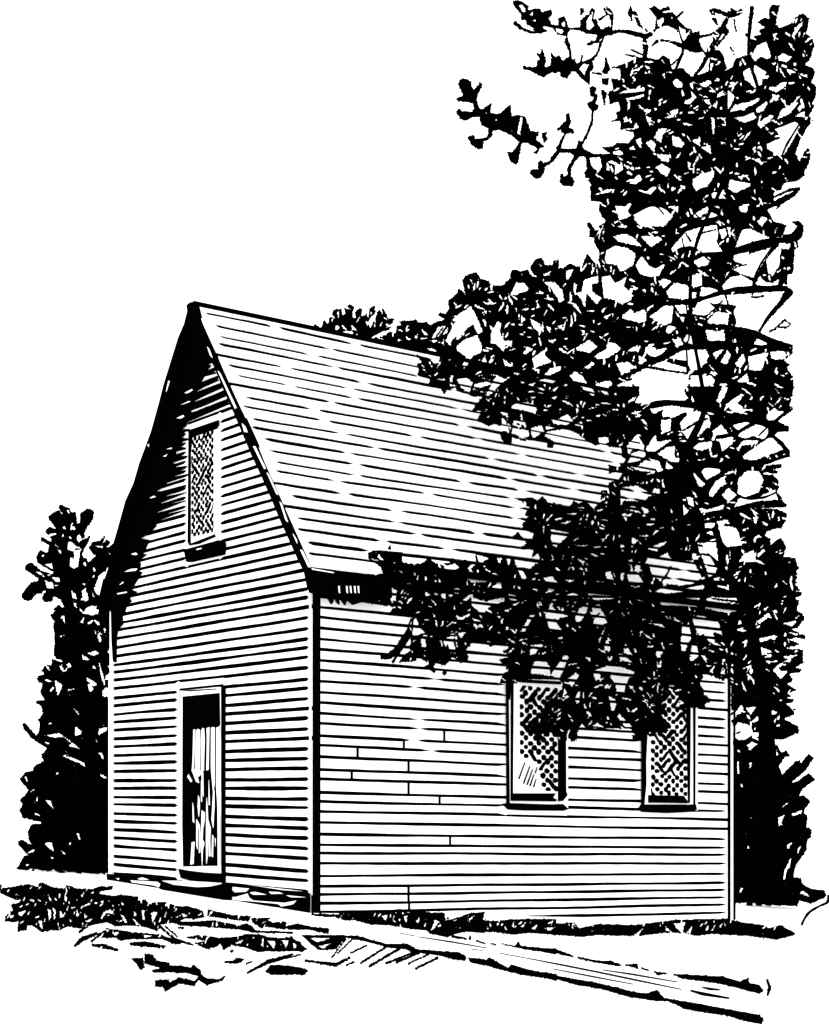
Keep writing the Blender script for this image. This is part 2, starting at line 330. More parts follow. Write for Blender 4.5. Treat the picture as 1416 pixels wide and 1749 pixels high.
# stone footing and step
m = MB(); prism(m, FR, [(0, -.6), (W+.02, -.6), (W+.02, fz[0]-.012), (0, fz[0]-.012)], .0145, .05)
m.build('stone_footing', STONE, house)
m = MB()
for q in ([(170,1135),(190,1132),(186,1142)], [(258,1146),(420,1155),(437,1168),(428,1188),(400,1176),(268,1158)], [(300,1136),(330,1128),(368,1142),(330,1144)], [(275,1190),(300,1186),(310,1194)], [(330,1192),(380,1188),(370,1196)],
          [(840,1182),(975,1196),(955,1214),(890,1218)], [(834,1246),(895,1246),(965,1226),(975,1250),(1000,1268),(1190,1282),(1260,1268),(1240,1290),(1170,1304),(1150,1288),(990,1272),(834,1262)], [(1095,1215),(1150,1216),(1180,1226),(1110,1228)], [(1200,1236),(1240,1240),(1320,1248),(1230,1248)], [(980,1220),(1010,1215),(1080,1232),(1000,1232)],
          [(940,1168),(1060,1184),(1300,1212),(1180,1204)],
          [(850,1275),(1160,1312),(1140,1330),(860,1292)]):
    if len(q) > 2: m = MB(); prism(m, FR, fpoly(Z3(q), .054), .051, .054+random.random()*.001); m.build('footing_stone', WHITE, house)
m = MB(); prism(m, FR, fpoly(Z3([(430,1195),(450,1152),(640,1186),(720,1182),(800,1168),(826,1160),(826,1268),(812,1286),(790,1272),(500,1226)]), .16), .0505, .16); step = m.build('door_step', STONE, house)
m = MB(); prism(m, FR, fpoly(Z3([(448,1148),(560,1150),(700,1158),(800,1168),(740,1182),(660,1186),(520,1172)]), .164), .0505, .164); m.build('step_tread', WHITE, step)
# ------------------------------------------------------------------ foliage grown leaf by leaf into outlined crowns
MH, MW = 1760, 1430
def fill(img, poly, val):
    p = np.array(poly, float); x0 = max(0, int(p[:, 0].min())); x1 = min(MW-1, int(p[:, 0].max())+1); y0 = max(0, int(p[:, 1].min())); y1 = min(MH-1, int(p[:, 1].max())+1)
    if x1 <= x0 or y1 <= y0: return
    X, Y = np.meshgrid(np.arange(x0, x1+1)+.5, np.arange(y0, y1+1)+.5); ins = np.zeros(X.shape, bool); n = len(p)
    for i in range(n):
        (ax, ay), (bx, by) = p[i], p[(i+1) % n]
        if ay == by: continue
        c = ((ay > Y) != (by > Y)) & (X < (bx-ax)*(Y-ay)/(by-ay)+ax); ins ^= c
    img[y0:y1+1, x0:x1+1][ins] = val
def stroke_poly(pts, w):
    """outline of a tapered brush-like stroke"""
    p = [np.array(q, float) for q in pts]; l = []; r = []
    for i, q in enumerate(p):
        d = p[min(i+1, len(p)-1)]-p[max(i-1, 0)]; d /= (np.linalg.norm(d)+1e-9); nrm = np.array((-d[1], d[0]))
        k = w/2*(.5 if i in (0, len(p)-1) else 1); l.append(tuple(q+nrm*k)); r.append(tuple(q-nrm*k))
    return l+r[::-1]
def mask(items):
    """items: (x0,y0,scale, blacks, holes, [(w,stroke)...]) in zoomed coordinates"""
    img = np.zeros((MH, MW), bool)
    for (x0, y0, s, bl, ho, st) in items:
        t = tl(x0, y0, s)
        for q in bl: fill(img, t(q), True)
        for q in ho:
            p = np.array(t(q)); c = p.mean(0); d = p-c; r_ = np.maximum(np.hypot(d[:, 0], d[:, 1]), 1)[:, None]
            fill(img, c+d*(1+1.1/r_), False)
        for (ww, q) in st: fill(img, stroke_poly(t(q), ww), True)
    return img
def clumps(seed, gap=62):
    """sprays of leaves: each point leans away from the nearest spray's root"""
    r = random.Random(seed); cs = [(x+r.uniform(-.45, .45)*gap, y+r.uniform(-.45, .45)*gap) for x in range(0, MW, gap) for y in range(-40, MH, gap)]
    A = np.array(cs)
    def flow(x, y):
        d = np.hypot(A[:, 0]-x, A[:, 1]-y*1.); k = int(d.argmin()); return math.atan2(y-A[k, 1], x-A[k, 0])
    return flow
def slivers(img, flow, per, box=None, seed=9, ln=(8, 22), wd=(2.2, 4.6), keep=None):
    """narrow gaps between the leaves of a spray"""
    r = random.Random(seed); ys, xs = np.nonzero(img); n = int(len(ys)/per)
    for _ in range(n):
        i = r.randrange(len(ys)); y, x = ys[i], xs[i]
        if keep and keep(x, y): continue
        th = flow(x, y)+r.gauss(0, .3); a, b = r.uniform(*ln)/2, r.uniform(*wd)/2; c, s = math.cos(th), math.sin(th)
        k = r.uniform(-.25, .25)
        pr = [(-a, 0), (-a*.4, b), (a*.3, b*1.1), (a, k*b), (a*.35, -b*.7), (-a*.4, -b*.8)]
        fill(img, [(x+p*c-q*s, y+p*s+q*c) for p, q in pr], False)
    return img
def leaf_outline(Ln, wd, th, kind):
    if kind == 0: prof = [(-.5, 0), (-.28, .36), (.0, .5), (.27, .34), (.5, 0), (.27, -.34), (.0, -.5), (-.28, -.36)]        # lens
    elif kind == 1: prof = [(-.5, 0), (-.2, .22), (.1, .5), (.38, .42), (.5, 0), (.4, -.4), (.1, -.46), (-.2, -.22)]         # spoon
    else: prof = [(-.5, .1), (-.1, .42), (.2, .3), (.5, .05), (.5, -.05), (.1, -.2), (-.1, -.5), (-.45, -.2)]               # ragged
    c, s = math.cos(th), math.sin(th)
    return [(a*Ln*c-b*wd*s, a*Ln*s+b*wd*c) for a, b in prof]
STEN = {}
def stencil(Ln, asp, k, kind):
    key = (Ln, asp, k, kind)
    if key not in STEN:
        o = leaf_outline(Ln, Ln*asp, k*math.pi/12, kind); R = int(Ln)+3; im = np.zeros((2*R, 2*R), bool)
        p = np.array(o)+R; X, Y = np.meshgrid(np.arange(2*R)+.5, np.arange(2*R)+.5); ins = np.zeros(X.shape, bool)
        for i in range(len(p)):
            (ax, ay), (bx, by) = p[i], p[(i+1) % len(p)]
            if ay == by: continue
            ins ^= ((ay > Y) != (by > Y)) & (X < (bx-ax)*(Y-ay)/(by-ay)+ax)
        yy, xx = np.nonzero(ins); STEN[key] = (o, yy-R, xx-R)
    return STEN[key]
def grow(img, sizes=((30, .42), (20, .45), (13, .5), (8, .55), (5, .65)), stop=.035, spill=.05, flow=None, seed=1):
    """list of leaves (cx, cy, outline) that together fill the crown's outline"""
    r = np.random.RandomState(seed); unc = img.copy(); out = []; tot = img.sum()
    for si, (Ln, asp) in enumerate(sizes):
        small = si >= len(sizes)-2
        for rnd in range(3 if not small else 6):
            ys, xs = np.nonzero(unc)
            if len(ys) < stop*tot: break
            idx = r.permutation(len(ys))[:int(min(len(ys), 6+2.2*len(ys)/(Ln*Ln*asp*.6)*1.5))]
            for i in idx:
                y, x = ys[i], xs[i]
                if not unc[y, x]: continue
                base = None if flow is None else flow(x, y)
                best = None
                for tr in range(4 if not small else 5):
                    k = r.randint(24) if base is None or r.rand() < .3 else int(round(base/math.pi*12+r.randn()*1.5)) % 24
                    o, dy, dx = stencil(Ln, asp, k, r.randint(3))
                    j = r.randint(len(dy)); cy, cx = y-dy[j], x-dx[j]
                    yy, xx = cy+dy, cx+dx
                    if yy.min() < 0 or xx.min() < 0 or yy.max() >= MH or xx.max() >= MW: continue
                    mi = img[yy, xx].mean()
                    if mi < 1-spill: continue
                    gsc = unc[yy, xx].mean()
                    if gsc > (.5 if si == 0 else .34) and (best is None or gsc > best[0]): best = (gsc, cx, cy, o, yy, xx)
                if best:
                    _, cx, cy, o, yy, xx = best; unc[yy, xx] = False; out.append((cx, cy, o))
    for Ln, asp, sp_ in ((6, .7, .22), (4, .8, .35), (3, .9, .5)):       # close the pinholes
        ys, xs = np.nonzero(unc)
        for i in r.permutation(len(ys)):
            y, x = ys[i], xs[i]
            if not unc[y, x]: continue
            for tr in range(3):
                o, dy, dx = stencil(Ln, asp, r.randint(24), r.randint(2)); j = r.randint(len(dy)); cy, cx = y-dy[j], x-dx[j]
                yy, xx = cy+dy, cx+dx
                if yy.min() < 0 or xx.min() < 0 or yy.max() >= MH or xx.max() >= MW: continue
                if img[yy, xx].mean() < 1-sp_: continue
                unc[yy, xx] = False; out.append((cx, cy, o)); break
    return out
def leaves(mb, lst, depth, tilt=.9, seed=3):
    r = random.Random(seed)
    for cx, cy, o in lst:
        Y = depth(cx, cy, r)
        tx, ty = r.uniform(-tilt, tilt)*Y/F, r.uniform(-tilt, tilt)*Y/F
        cup = r.uniform(.0, .3)*Y/F*6
        hl = max(math.hypot(a, b) for a, b in o); gr = 1+.3/hl
        vs = [at(cx+a*gr+(.22 if a > 0 else -.22), cy+b*gr+(.22 if b > 0 else -.22), Y+tx*a+ty*b+(cup if i % 2 else 0)) for i, (a, b) in enumerate(o)]
        mb.add(vs, [(0, 1, 7), (1, 2, 6, 7), (2, 3, 5, 6), (3, 4, 5)])
def tube(mb, pts, rad, n=7):
    pts = [np.array(p, float) for p in pts]
    # smooth the line
    q = []
    for i in range(len(pts)-1):
        p0, p1, p2, p3 = pts[max(i-1, 0)], pts[i], pts[i+1], pts[min(i+2, len(pts)-1)]
        for k in range(5):
            t = k/5; q.append((.5*((2*p1)+(-p0+p2)*t+(2*p0-5*p1+4*p2-p3)*t*t+(-p0+3*p1-3*p2+p3)*t**3), rad[i]*(1-t)+rad[i+1]*t))
    q.append((pts[-1], rad[-1])); base = len(mb.v); 
    for i, (p, rr) in enumerate(q):
        d = q[min(i+1, len(q)-1)][0]-q[max(i-1, 0)][0]; d /= np.linalg.norm(d)+1e-9
        a = np.cross(d, (0.1, 1, .2)); a /= np.linalg.norm(a)+1e-9; b = np.cross(d, a)
        rr *= 1+.12*math.sin(i*1.7)
        mb.v += [tuple(p+(a*math.cos(6.283*k/n)+b*math.sin(6.283*k/n))*rr) for k in range(n)]
    for i in range(len(q)-1):
        for k in range(n): mb.f.append((base+i*n+k, base+i*n+(k+1) % n, base+(i+1)*n+(k+1) % n, base+(i+1)*n+k))
    mb.f.append(tuple(base+k for k in range(n))); mb.f.append(tuple(base+(len(q)-1)*n+k for k in range(n-1, -1, -1)))
def bdepth(px, py):                       # how far the chapel is along a sight line, 99 if it misses
    d = 99.
    r = hit(px, py, A0+RD, V, RA)
    if -e-.1 < r[0] < L+e+.1 and -.02 < r[1] < 1.02: d = min(d, r[2])
    s, z, k = hit(px, py, A0-U*.1, V, WZ)
    if -.1 < s < L+.2 and -1 < z < ZE+.35: d = min(d, k)
    return d
# ------------------------------------------------------------------ the tall tree on the right: crown outline, gaps and limbs
tall = [
(980,320,3.248,[[(0,430),(40,480),(60,405),(75,370),(110,410),(155,460),(140,400),(145,360),(115,310),(115,275),(85,275),(90,235),(70,200),(90,195),(120,240),(150,235),(140,215),(185,185),(160,170),(140,125),(150,80),(95,75),(95,30),(90,-6),(1150,-6),(1090,10),(1040,110),(1225,20),(1260,5),(1225,50),(1150,95),(1125,125),(1130,100),(1070,122),(1110,190),(1180,210),(1160,260),(1205,260),(1240,215),(1212,190),(1250,185),(1275,215),(1270,270),(1240,300),(1248,330),(1225,345),(1215,475),(1185,485),(1180,550),(1220,585),(1160,650),(1020,800),(1100,840),(1215,875),(1215,920),(1165,960),(1200,985),(1180,1000),(1220,1060),(1215,1150),(1190,1234),(0,1234)]],
[[(225,90),(255,40),(310,55),(370,40),(370,80),(320,90),(300,130),(320,150),(290,170),(255,180)],[(330,150),(380,120),(430,95),(500,120),(550,160),(500,215),(450,215),(375,220)],[(490,90),(520,40),(590,90),(570,130),(520,105)],
[(670,55),(740,50),(740,70),(690,100)],[(755,85),(780,30),(825,25),(830,90),(800,115)],[(675,145),(740,105),(745,130),(700,160)],[(685,195),(760,140),(800,155),(760,175)],[(870,10),(930,10),(890,35)],[(910,90),(930,50),(970,50),(960,140),(925,130)],[(1025,105),(1075,30),(1085,60),(1060,100)],
[(220,270),(290,260),(330,280),(380,330),(300,310),(250,300)],[(185,350),(230,325),(300,340),(340,370),(330,430),(260,470),(240,430),(180,420),(175,390)],[(370,270),(470,275),(490,290),(430,330),(400,300)],[(345,430),(380,380),(420,440),(450,450),(510,420),(470,490),(420,495),(370,480)],[(540,330),(600,275),(605,325),(550,360)],[(610,250),(700,225),(790,210),(800,260),(790,300),(825,360),(720,360),(660,325),(590,330),(600,290)],
[(805,235),(840,230),(850,260),(825,290)],[(850,225),(870,225),(868,290)],[(895,335),(935,240),(975,230),(1085,280),(990,300)],[(1020,190),(1050,160),(1075,175),(1045,215)],[(890,375),(970,360),(975,415),(940,425),(890,410)],[(880,450),(960,430),(980,370),(1050,350),(1100,330),(1060,400),(1000,500),(930,480)],[(1070,400),(1140,320),(1200,315),(1195,350),(1150,345),(1140,430),(1105,490),(1080,470)],[(1010,540),(1035,490),(1060,520),(1100,530),(1140,500),(1130,540),(1060,550)],
[(830,540),(870,500),(930,490),(990,520),(990,550),(900,555),(830,570)],[(160,500),(200,490),(240,540),(290,500),(325,560),(320,610),(270,640),(210,610),(160,570)],[(20,530),(90,495),(140,510),(130,560),(95,540),(100,590),(155,610),(60,620),(20,600)],[(640,490),(710,475),(710,540),(665,555),(640,520)],[(665,410),(720,385),(750,410),(740,430),(690,440)],[(700,600),(710,555),(770,560),(800,575),(720,605)],[(515,580),(560,530),(630,545),(645,610),(600,620),(530,610)],[(655,580),(680,585),(675,610),(655,615)],[(470,520),(500,510),(540,520),(500,560)],[(560,655),(635,650),(630,700),(590,700)],[(655,700),(690,640),(780,600),(835,600),(850,650),(760,650),(790,680),(720,710)],
[(850,600),(1170,575),(1130,640),(1020,795),(940,775),(890,770),(905,750),(890,690),(905,660),(860,650)],[(745,740),(790,690),(860,700),(850,760),(750,755)],[(590,720),(615,720),(605,755)],[(420,720),(500,660),(550,660),(540,750),(500,765),(460,740)],[(280,710),(340,680),(350,710),(400,700),(400,740),(370,750),(330,735)],[(505,800),(530,765),(570,780),(530,810)],[(730,790),(800,800),(830,790),(840,850),(745,850)],[(605,850),(630,815),(670,830),(660,870)],[(550,850),(590,835),(605,870),(575,880)],[(1000,870),(1020,840),(1080,870),(1010,880)],[(1090,915),(1160,905),(1180,930),(1160,955),(1100,950)],[(970,940),(1080,915),(1045,1000),(1030,1015),(975,1010)],[(815,970),(850,905),(870,930),(850,980)],[(770,920),(835,895),(790,950)],[(895,980),(940,920),(950,960),(925,1000)],
[(525,950),(600,905),(730,900),(750,935),(700,1010),(650,1010),(620,960)],[(20,900),(80,850),(130,885),(90,915)],[(110,950),(190,880),(260,890),(230,930),(160,960)],[(295,910),(355,870),(360,905)],[(400,890),(430,880),(460,900),(520,890),(470,940),(430,935),(400,915)],[(295,935),(350,930),(410,960),(370,980),(330,970)],[(430,990),(500,965),(620,1000),(620,1025),(520,1010)],[(320,1050),(400,1005),(520,1025),(640,1040),(625,1100),(610,1130),(635,1175),(590,1190),(520,1180),(430,1195),(340,1200),(370,1160),(350,1150),(370,1110),(350,1100),(350,1070)],[(645,1100),(650,1045),(760,1045),(780,1070),(770,1110),(710,1110)],[(790,1180),(820,1100),(850,1100),(840,1150),(810,1190)],[(840,1200),(900,1140),(940,1150),(905,1190),(915,1240),(860,1240)],[(905,1080),(960,1030),(970,1080)],[(970,1105),(1010,1100),(1030,1140),(980,1120)],[(45,1010),(90,970),(140,975),(80,1000)],[(130,1030),(150,1010),(155,1040),(140,1045)],[(60,1080),(100,1090),(130,1140),(115,1160),(70,1110)],[(150,1080),(210,1080),(190,1150),(170,1120)],[(240,1160),(320,1090),(300,1160),(250,1190)]],
[(3,[(680,290),(700,255),(790,235)]),(4,[(755,640),(800,680)]),(4,[(825,630),(770,690),(730,730)]),(4,[(1000,575),(985,610),(1060,605)]),(4,[(620,255),(650,300)]),(3,[(1085,800),(1110,790),(1170,735),(1205,760),(1180,778),(1120,775)])]),
(1060,0,3.978,[[(0,440),(60,420),(100,400),(160,395),(200,395),(250,410),(290,375),(330,400),(350,470),(420,460),(480,520),(560,500),(620,480),(640,400),(620,345),(670,340),(700,380),(715,460),(760,460),(780,400),(860,375),(865,260),(840,235),(862,225),(880,45),(895,38),(906,55),(880,260),(930,278),(905,245),(960,235),(940,215),(960,195),(985,190),(930,150),(985,118),(1010,135),(1012,60),(1030,30),(1080,38),(1065,95),(1055,165),(1080,190),(1160,160),(1195,115),(1240,92),(1280,125),(1270,200),(1250,230),(1300,255),(1315,310),(1300,360),(1280,410),(1250,440),(1310,465),(1320,500),(1295,560),(1330,590),(1325,660),(1300,700),(1315,720),(1280,790),(1305,820),(1265,870),(1225,940),(1185,1040),(1215,1105),(1250,1030),(1275,1005),(1290,1040),(1280,1110),(1250,1160),(1250,1190),(1200,1230),(1110,1240),(1090,1290),(1050,1300),(1040,1310),(1040,1400),(-40,1400),(-75,1360),(-90,1265),(0,1200)],
[(195,60),(230,38),(265,65),(325,45),(350,80),(380,110),(425,70),(428,85),(385,125),(440,185),(480,200),(490,225),(535,212),(540,240),(620,225),(680,180),(715,120),(680,90),(620,105),(600,70),(640,55),(720,85),(755,55),(785,75),(825,60),(830,80),(790,112),(740,120),(715,180),(738,215),(640,340),(600,390),(580,385),(560,350),(510,360),(420,330),(340,290),(280,280),(220,310),(190,320),(175,410),(155,380),(150,260),(0,218),(0,205),(60,205),(165,235),(200,215),(230,200),(245,120)],[(615,125),(650,125),(660,172)],[(600,350),(660,345),(650,420),(610,430)]],
[[(250,140),(290,115),(290,150),(255,185)],[(220,240),(250,200),(310,175),(370,200),(400,240),(415,295),(340,275),(280,262),(245,270),(205,320),(190,310),(175,270)],[(385,170),(440,210),(450,250),(420,285),(395,230)],[(535,265),(625,240),(625,275),(575,360),(550,310)],[(640,295),(690,225),(708,235),(660,290)],[(340,100),(352,125),(345,140)],[(640,85),(680,100),(650,105)],
[(880,460),(830,490),(850,540),(880,560),(910,600),(925,590),(890,500)],[(910,440),(990,490),(960,540),(960,570),(940,580),(905,490)],[(890,380),(930,310),(990,285),(1020,390),(990,400),(950,380),(915,420)],[(1035,230),(1065,225),(1045,280)],[(1165,240),(1200,180),(1235,145),(1235,170),(1190,230),(1185,270)],[(1070,385),(1105,365),(1160,385),(1130,420),(1080,410)],[(1005,590),(1060,590),(1090,560),(1130,560),(1100,600),(1060,625),(1015,610)],[(355,560),(380,535),(420,565),(415,595),(375,595)],[(470,570),(490,560),(490,620),(512,660),(470,705),(430,700),(440,680),(480,660)],[(540,570),(600,545),(615,565),(580,590),(560,585)],[(635,550),(660,530),(680,555)],[(730,590),(740,580),(800,550),(770,590)],[(730,610),(775,660),(730,750)],[(745,760),(780,710),(860,700),(935,665),(945,680),(900,710),(830,740)],[(770,800),(830,795),(900,765),(925,800),(850,830),(810,820)],[(920,740),(990,690),(1000,705),(970,750),(930,765)],[(925,840),(1010,785),(1045,790),(960,870)],[(1065,810),(1100,740),(1170,700),(1215,690),(1150,770)],[(1180,790),(1250,755),(1250,797)],[(1195,750),(1225,710),(1240,725)],[(1010,885),(1110,850),(1180,825),(1220,860),(1180,930),(1110,1050),(1040,1055),(1035,1030),(995,1005),(1000,975),(1085,940),(1060,890)],[(820,970),(860,910),(900,885),(860,930)],[(550,675),(600,680),(610,710),(585,700)],[(625,720),(650,695),(650,735)],[(615,805),(645,790),(635,900),(630,940)],[(20,780),(110,730),(155,730),(60,770)],[(0,660),(60,640),(160,660),(120,690),(60,700)],[(170,450),(225,515),(190,490)],[(165,560),(240,600),(240,608),(190,585)],[(20,880),(55,850),(60,820),(110,830),(120,870),(60,880)],[(-60,905),(0,880),(85,900),(90,930),(50,970),(-40,975)],[(230,930),(260,880),(320,870),(280,920),(275,970)],[(350,920),(400,940),(435,980),(410,1000),(360,990)],[(170,970),(210,955),(240,980),(220,1025)],[(480,955),(530,945),(540,995)],[(545,1000),(605,990),(615,1050)],[(235,1045),(330,1055),(325,1100),(280,1090)],[(215,1150),(280,1115),(335,1150),(310,1200),(270,1170),(250,1145)],[(20,1180),(125,1170),(135,1210),(90,1250),(85,1200)],[(490,1220),(540,1190),(625,1160),(635,1190),(600,1250),(515,1295),(495,1260)],[(745,1220),(810,1240),(885,1245),(870,1270),(780,1310),(735,1280)],[(175,1300),(220,1270),(250,1275),(200,1325)],[(110,960),(130,935),(150,970),(130,1000)],[(170,790),(205,800),(200,860)],[(340,760),(385,735),(390,765),(350,790)],[(880,1075),(945,1080),(940,1105)],[(1115,1080),(1130,1080),(1150,1145)],[(620,1310),(695,1302),(700,1345),(625,1345)],[(145,495),(165,488),(180,500)],[(70,530),(90,515),(100,540),(80,550)],[(285,510),(300,490),(300,530)],[(520,600),(550,600),(530,620)],[(650,600),(670,595),(655,620)],[(180,740),(210,750),(170,780)],[(225,730),(260,740),(235,750)],[(250,800),(275,820),(255,835)],[(415,900),(440,920),(420,925)],[(560,740),(575,760),(570,785)],[(705,820),(718,830),(710,860)],[(710,920),(722,925),(715,950)],[(770,945),(785,955),(775,970)],[(510,1020),(545,1060),(560,1090),(525,1050)],[(455,1100),(475,1110),(465,1160)],[(640,1125),(680,1160),(675,1180),(640,1140)],[(840,1045),(880,1080),(850,1070)],[(800,1200),(830,1200),(820,1225)],[(955,1200),(965,1245),(955,1245)],[(930,1235),(940,1275),(936,1275)],[(1125,540),(1180,570),(1140,550)],[(1170,430),(1205,425),(1180,445)],[(1210,510),(1230,530),(1215,530)],[(1030,640),(1080,650),(1060,690),(1040,670)],[(395,1195),(430,1200),(400,1205)],[(400,1265),(440,1262),(430,1285)],[(345,1270),(380,1275),(350,1300)]],
[(4,[(70,45),(55,85),(100,85),(130,170),(185,215)]),(5,[(75,90),(75,145)]),(3,[(770,130),(785,215)]),(5,[(745,320),(775,375)]),(6,[(575,390),(555,450),(500,515)]),(3,[(610,390),(600,510)]),(3,[(35,370),(90,385),(150,400)]),(4,[(75,340),(160,375)]),(4,[(885,450),(920,540),(935,620)]),(5,[(1040,1340),(1150,1290),(1220,1278)]),(4,[(430,300),(420,360),(360,500)]),(3,[(350,440),(400,390)])]),
(760,0,4.165,[[(485,10),(520,0),(560,20),(595,45),(590,80),(625,65),(678,62),(685,90),(755,65),(765,105),(735,130),(760,175),(810,180),(805,130),(850,115),(870,170),(880,200),(930,205),(965,195),(960,150),(1000,110),(1025,110),(1035,70),(1050,55),(1068,75),(1050,140),(1090,135),(1150,100),(1125,65),(1145,42),(1180,70),(1200,110),(1190,215),(1290,212),(1416,238),(1416,258),(1380,250),(1290,230),(1220,235),(1165,255),(1140,255),(1110,330),(1080,400),(1050,435),(1060,480),(1035,510),(1028,605),(965,550),(930,510),(900,510),(870,558),(825,545),(815,500),(785,525),(765,505),(735,525),(700,552),(610,505),(555,490),(555,470),(640,480),(660,470),(660,430),(680,420),(655,390),(655,378),(680,385),(690,348),(718,420),(705,495),(750,465),(760,380),(785,410),(812,392),(835,435),(880,405),(885,370),(850,300),(865,255),(800,245),(770,200),(710,180),(690,190),(725,220),(680,240),(600,235),(530,205),(483,165),(500,150),(560,200),(640,228),(625,195),(580,170),(575,140),(540,140),(545,110),(490,40)],
[(80,700),(130,680),(95,600),(110,565),(150,562),(185,580),(190,625),(215,635),(250,583),(267,605),(235,670),(225,710),(245,775),(270,775),(330,732),(320,800),(375,815),(400,800),(465,740),(475,830),(520,815),(540,825),(570,830),(600,905),(610,935),(672,940),(645,990),(710,1045),(680,1050),(650,1098),(625,1085),(660,1065),(650,1050),(575,1010),(545,1015),(520,1160),(500,1170),(470,1150),(443,1085),(480,1080),(512,1040),(530,1010),(470,960),(390,925),(335,930),(338,965),(300,1000),(275,1005),(270,1050),(240,1062),(190,1030),(163,975),(200,960),(215,990),(290,980),(310,955),(310,915),(260,890),(245,835),(200,830),(150,858),(110,845),(82,800),(95,770),(120,790),(195,795),(210,765),(195,730),(90,718)],
[(795,920),(860,860),(865,808),(885,805),(895,870),(880,905),(915,920),(915,950),(880,945),(850,960),(820,1055),(935,1060),(950,1000),(975,1005),(1015,930),(1040,860),(1045,790),(1012,745),(1015,730),(1055,715),(1060,690),(1035,680),(1030,625),(1050,610),(1080,625),(1065,660),(1088,680),(1070,735),(1090,750),(1085,780),(1055,795),(1050,880),(1010,980),(970,1035),(1000,1070),(1060,1095),(1180,1100),(1185,1115),(1010,1105),(950,1115),(900,1190),(895,1250),(925,1290),(910,1325),(850,1325),(818,1300),(820,1235),(840,1235),(845,1265),(875,1240),(868,1200),(920,1110),(900,1085),(820,1085),(770,1150),(710,1190),(700,1240),(670,1272),(630,1262),(602,1230),(620,1205),(665,1205),(662,1160),(680,1135),(700,1160),(745,1145),(775,1090),(800,1075),(790,1050),(805,1035),(850,945),(825,935),(850,920),(800,928)],
[(690,945),(728,942),(715,965),(732,985),(708,1018),(693,980)],[(962,60),(985,60),(992,85),(965,110)],[(1145,398),(1155,440),(1178,490),(1150,525),(1100,535),(1045,518),(1110,515),(1135,480)],[(1115,560),(1165,555),(1160,605),(1120,598)],[(1112,640),(1130,640),(1150,660),(1135,750),(1120,690)],
[(1185,475),(1225,470),(1310,445),(1340,440),(1416,400),(1416,1416),(1035,1416),(1040,1380),(1065,1340),(1018,1285),(1040,1265),(1000,1265),(990,1230),(1010,1200),(1000,1100),(1060,1095),(1190,1100),(1160,1080),(1120,1050),(1195,1040),(1230,1015),(1300,1020),(1350,970),(1340,950),(1390,920),(1360,870),(1340,910),(1275,915),(1270,860),(1185,865),(1225,840),(1220,800),(1300,760),(1245,775),(1240,720),(1170,740),(1165,650),(1200,640),(1185,555),(1240,570),(1285,540),(1280,500),(1290,465)]],
[[(520,35),(550,38),(575,70),(560,92)],[(590,110),(625,85),(620,110)],[(620,150),(640,130),(645,155)],[(790,195),(840,215),(830,240),(795,230)],[(830,170),(845,150),(857,175),(845,190)],[(1010,150),(1035,105),(1045,150),(1060,180),(1030,210),(1010,200)],[(1085,165),(1160,105),(1180,150),(1160,190),(1145,185),(1120,210)],[(1035,330),(1060,310),(1092,310),(1080,370),(1040,410),(975,440),(985,380),(1010,325)],[(890,210),(960,220),(1010,245),(1080,250),(1075,270),(1010,310),(980,370),(960,440),(920,450),(930,415),(905,425),(895,330),(870,260)],[(950,500),(985,460),(1025,460),(1005,490),(990,545)],[(283,805),(300,795),(298,815)],[(515,940),(525,900),(540,830),(555,840),(535,960)],[(455,930),(485,930),(475,945)],[(350,845),(375,850),(365,860)],[(425,880),(440,865),(430,885)],
[(1030,1125),(1100,1120),(1115,1180),(1095,1215),(1050,1190)],[(1150,1150),(1190,1145),(1260,1180),(1260,1210),(1210,1240),(1210,1180)],[(1060,1230),(1150,1280),(1100,1265)],[(1150,1165),(1165,1160),(1175,1215),(1150,1210)],[(1190,1080),(1240,1070),(1270,1090),(1230,1115)],[(1300,1060),(1340,1040),(1355,1070)],[(1310,1300),(1380,1240),(1400,1280),(1350,1310)],[(1050,1390),(1150,1350),(1230,1345),(1150,1370)],[(1230,665),(1290,640),(1416,620),(1416,650),(1310,660)],[(1290,700),(1416,670),(1416,690),(1300,720)],[(1330,400),(1416,385),(1416,395)],[(1360,1000),(1390,980),(1400,1020),(1385,1050)],[(1330,555),(1345,540),(1350,570)],[(1270,840),(1290,830),(1300,850),(1280,860)],[(1340,500),(1416,460),(1380,500)]],
[(3,[(1185,478),(1240,482),(1310,450)]),(3,[(1285,388),(1350,400),(1416,440)]),(4,[(1325,355),(1416,395)]),(4,[(1330,60),(1310,95),(1330,140)]),(4,[(1340,80),(1380,180),(1416,200)])]),
(520,420,3.726,[[(785,520),(810,500),(850,480),(900,470),(850,440),(860,425),(900,435),(920,400),(915,350),(975,300),(980,270),(1020,300),(1030,330),(1003,215),(1045,180),(1100,165),(1120,215),(1175,225),(1190,300),(1200,255),(1416,250),(1416,1000),(1065,1055),(1100,1000),(1135,960),(1110,935),(1065,955),(1060,920),(1020,900),(1000,930),(960,900),(905,915),(890,945),(870,910),(795,880),(800,840),(740,835),(720,820),(735,775),(700,760),(750,740),(710,695),(790,720),(830,750),(860,745),(860,690),(830,660),(790,640)]],
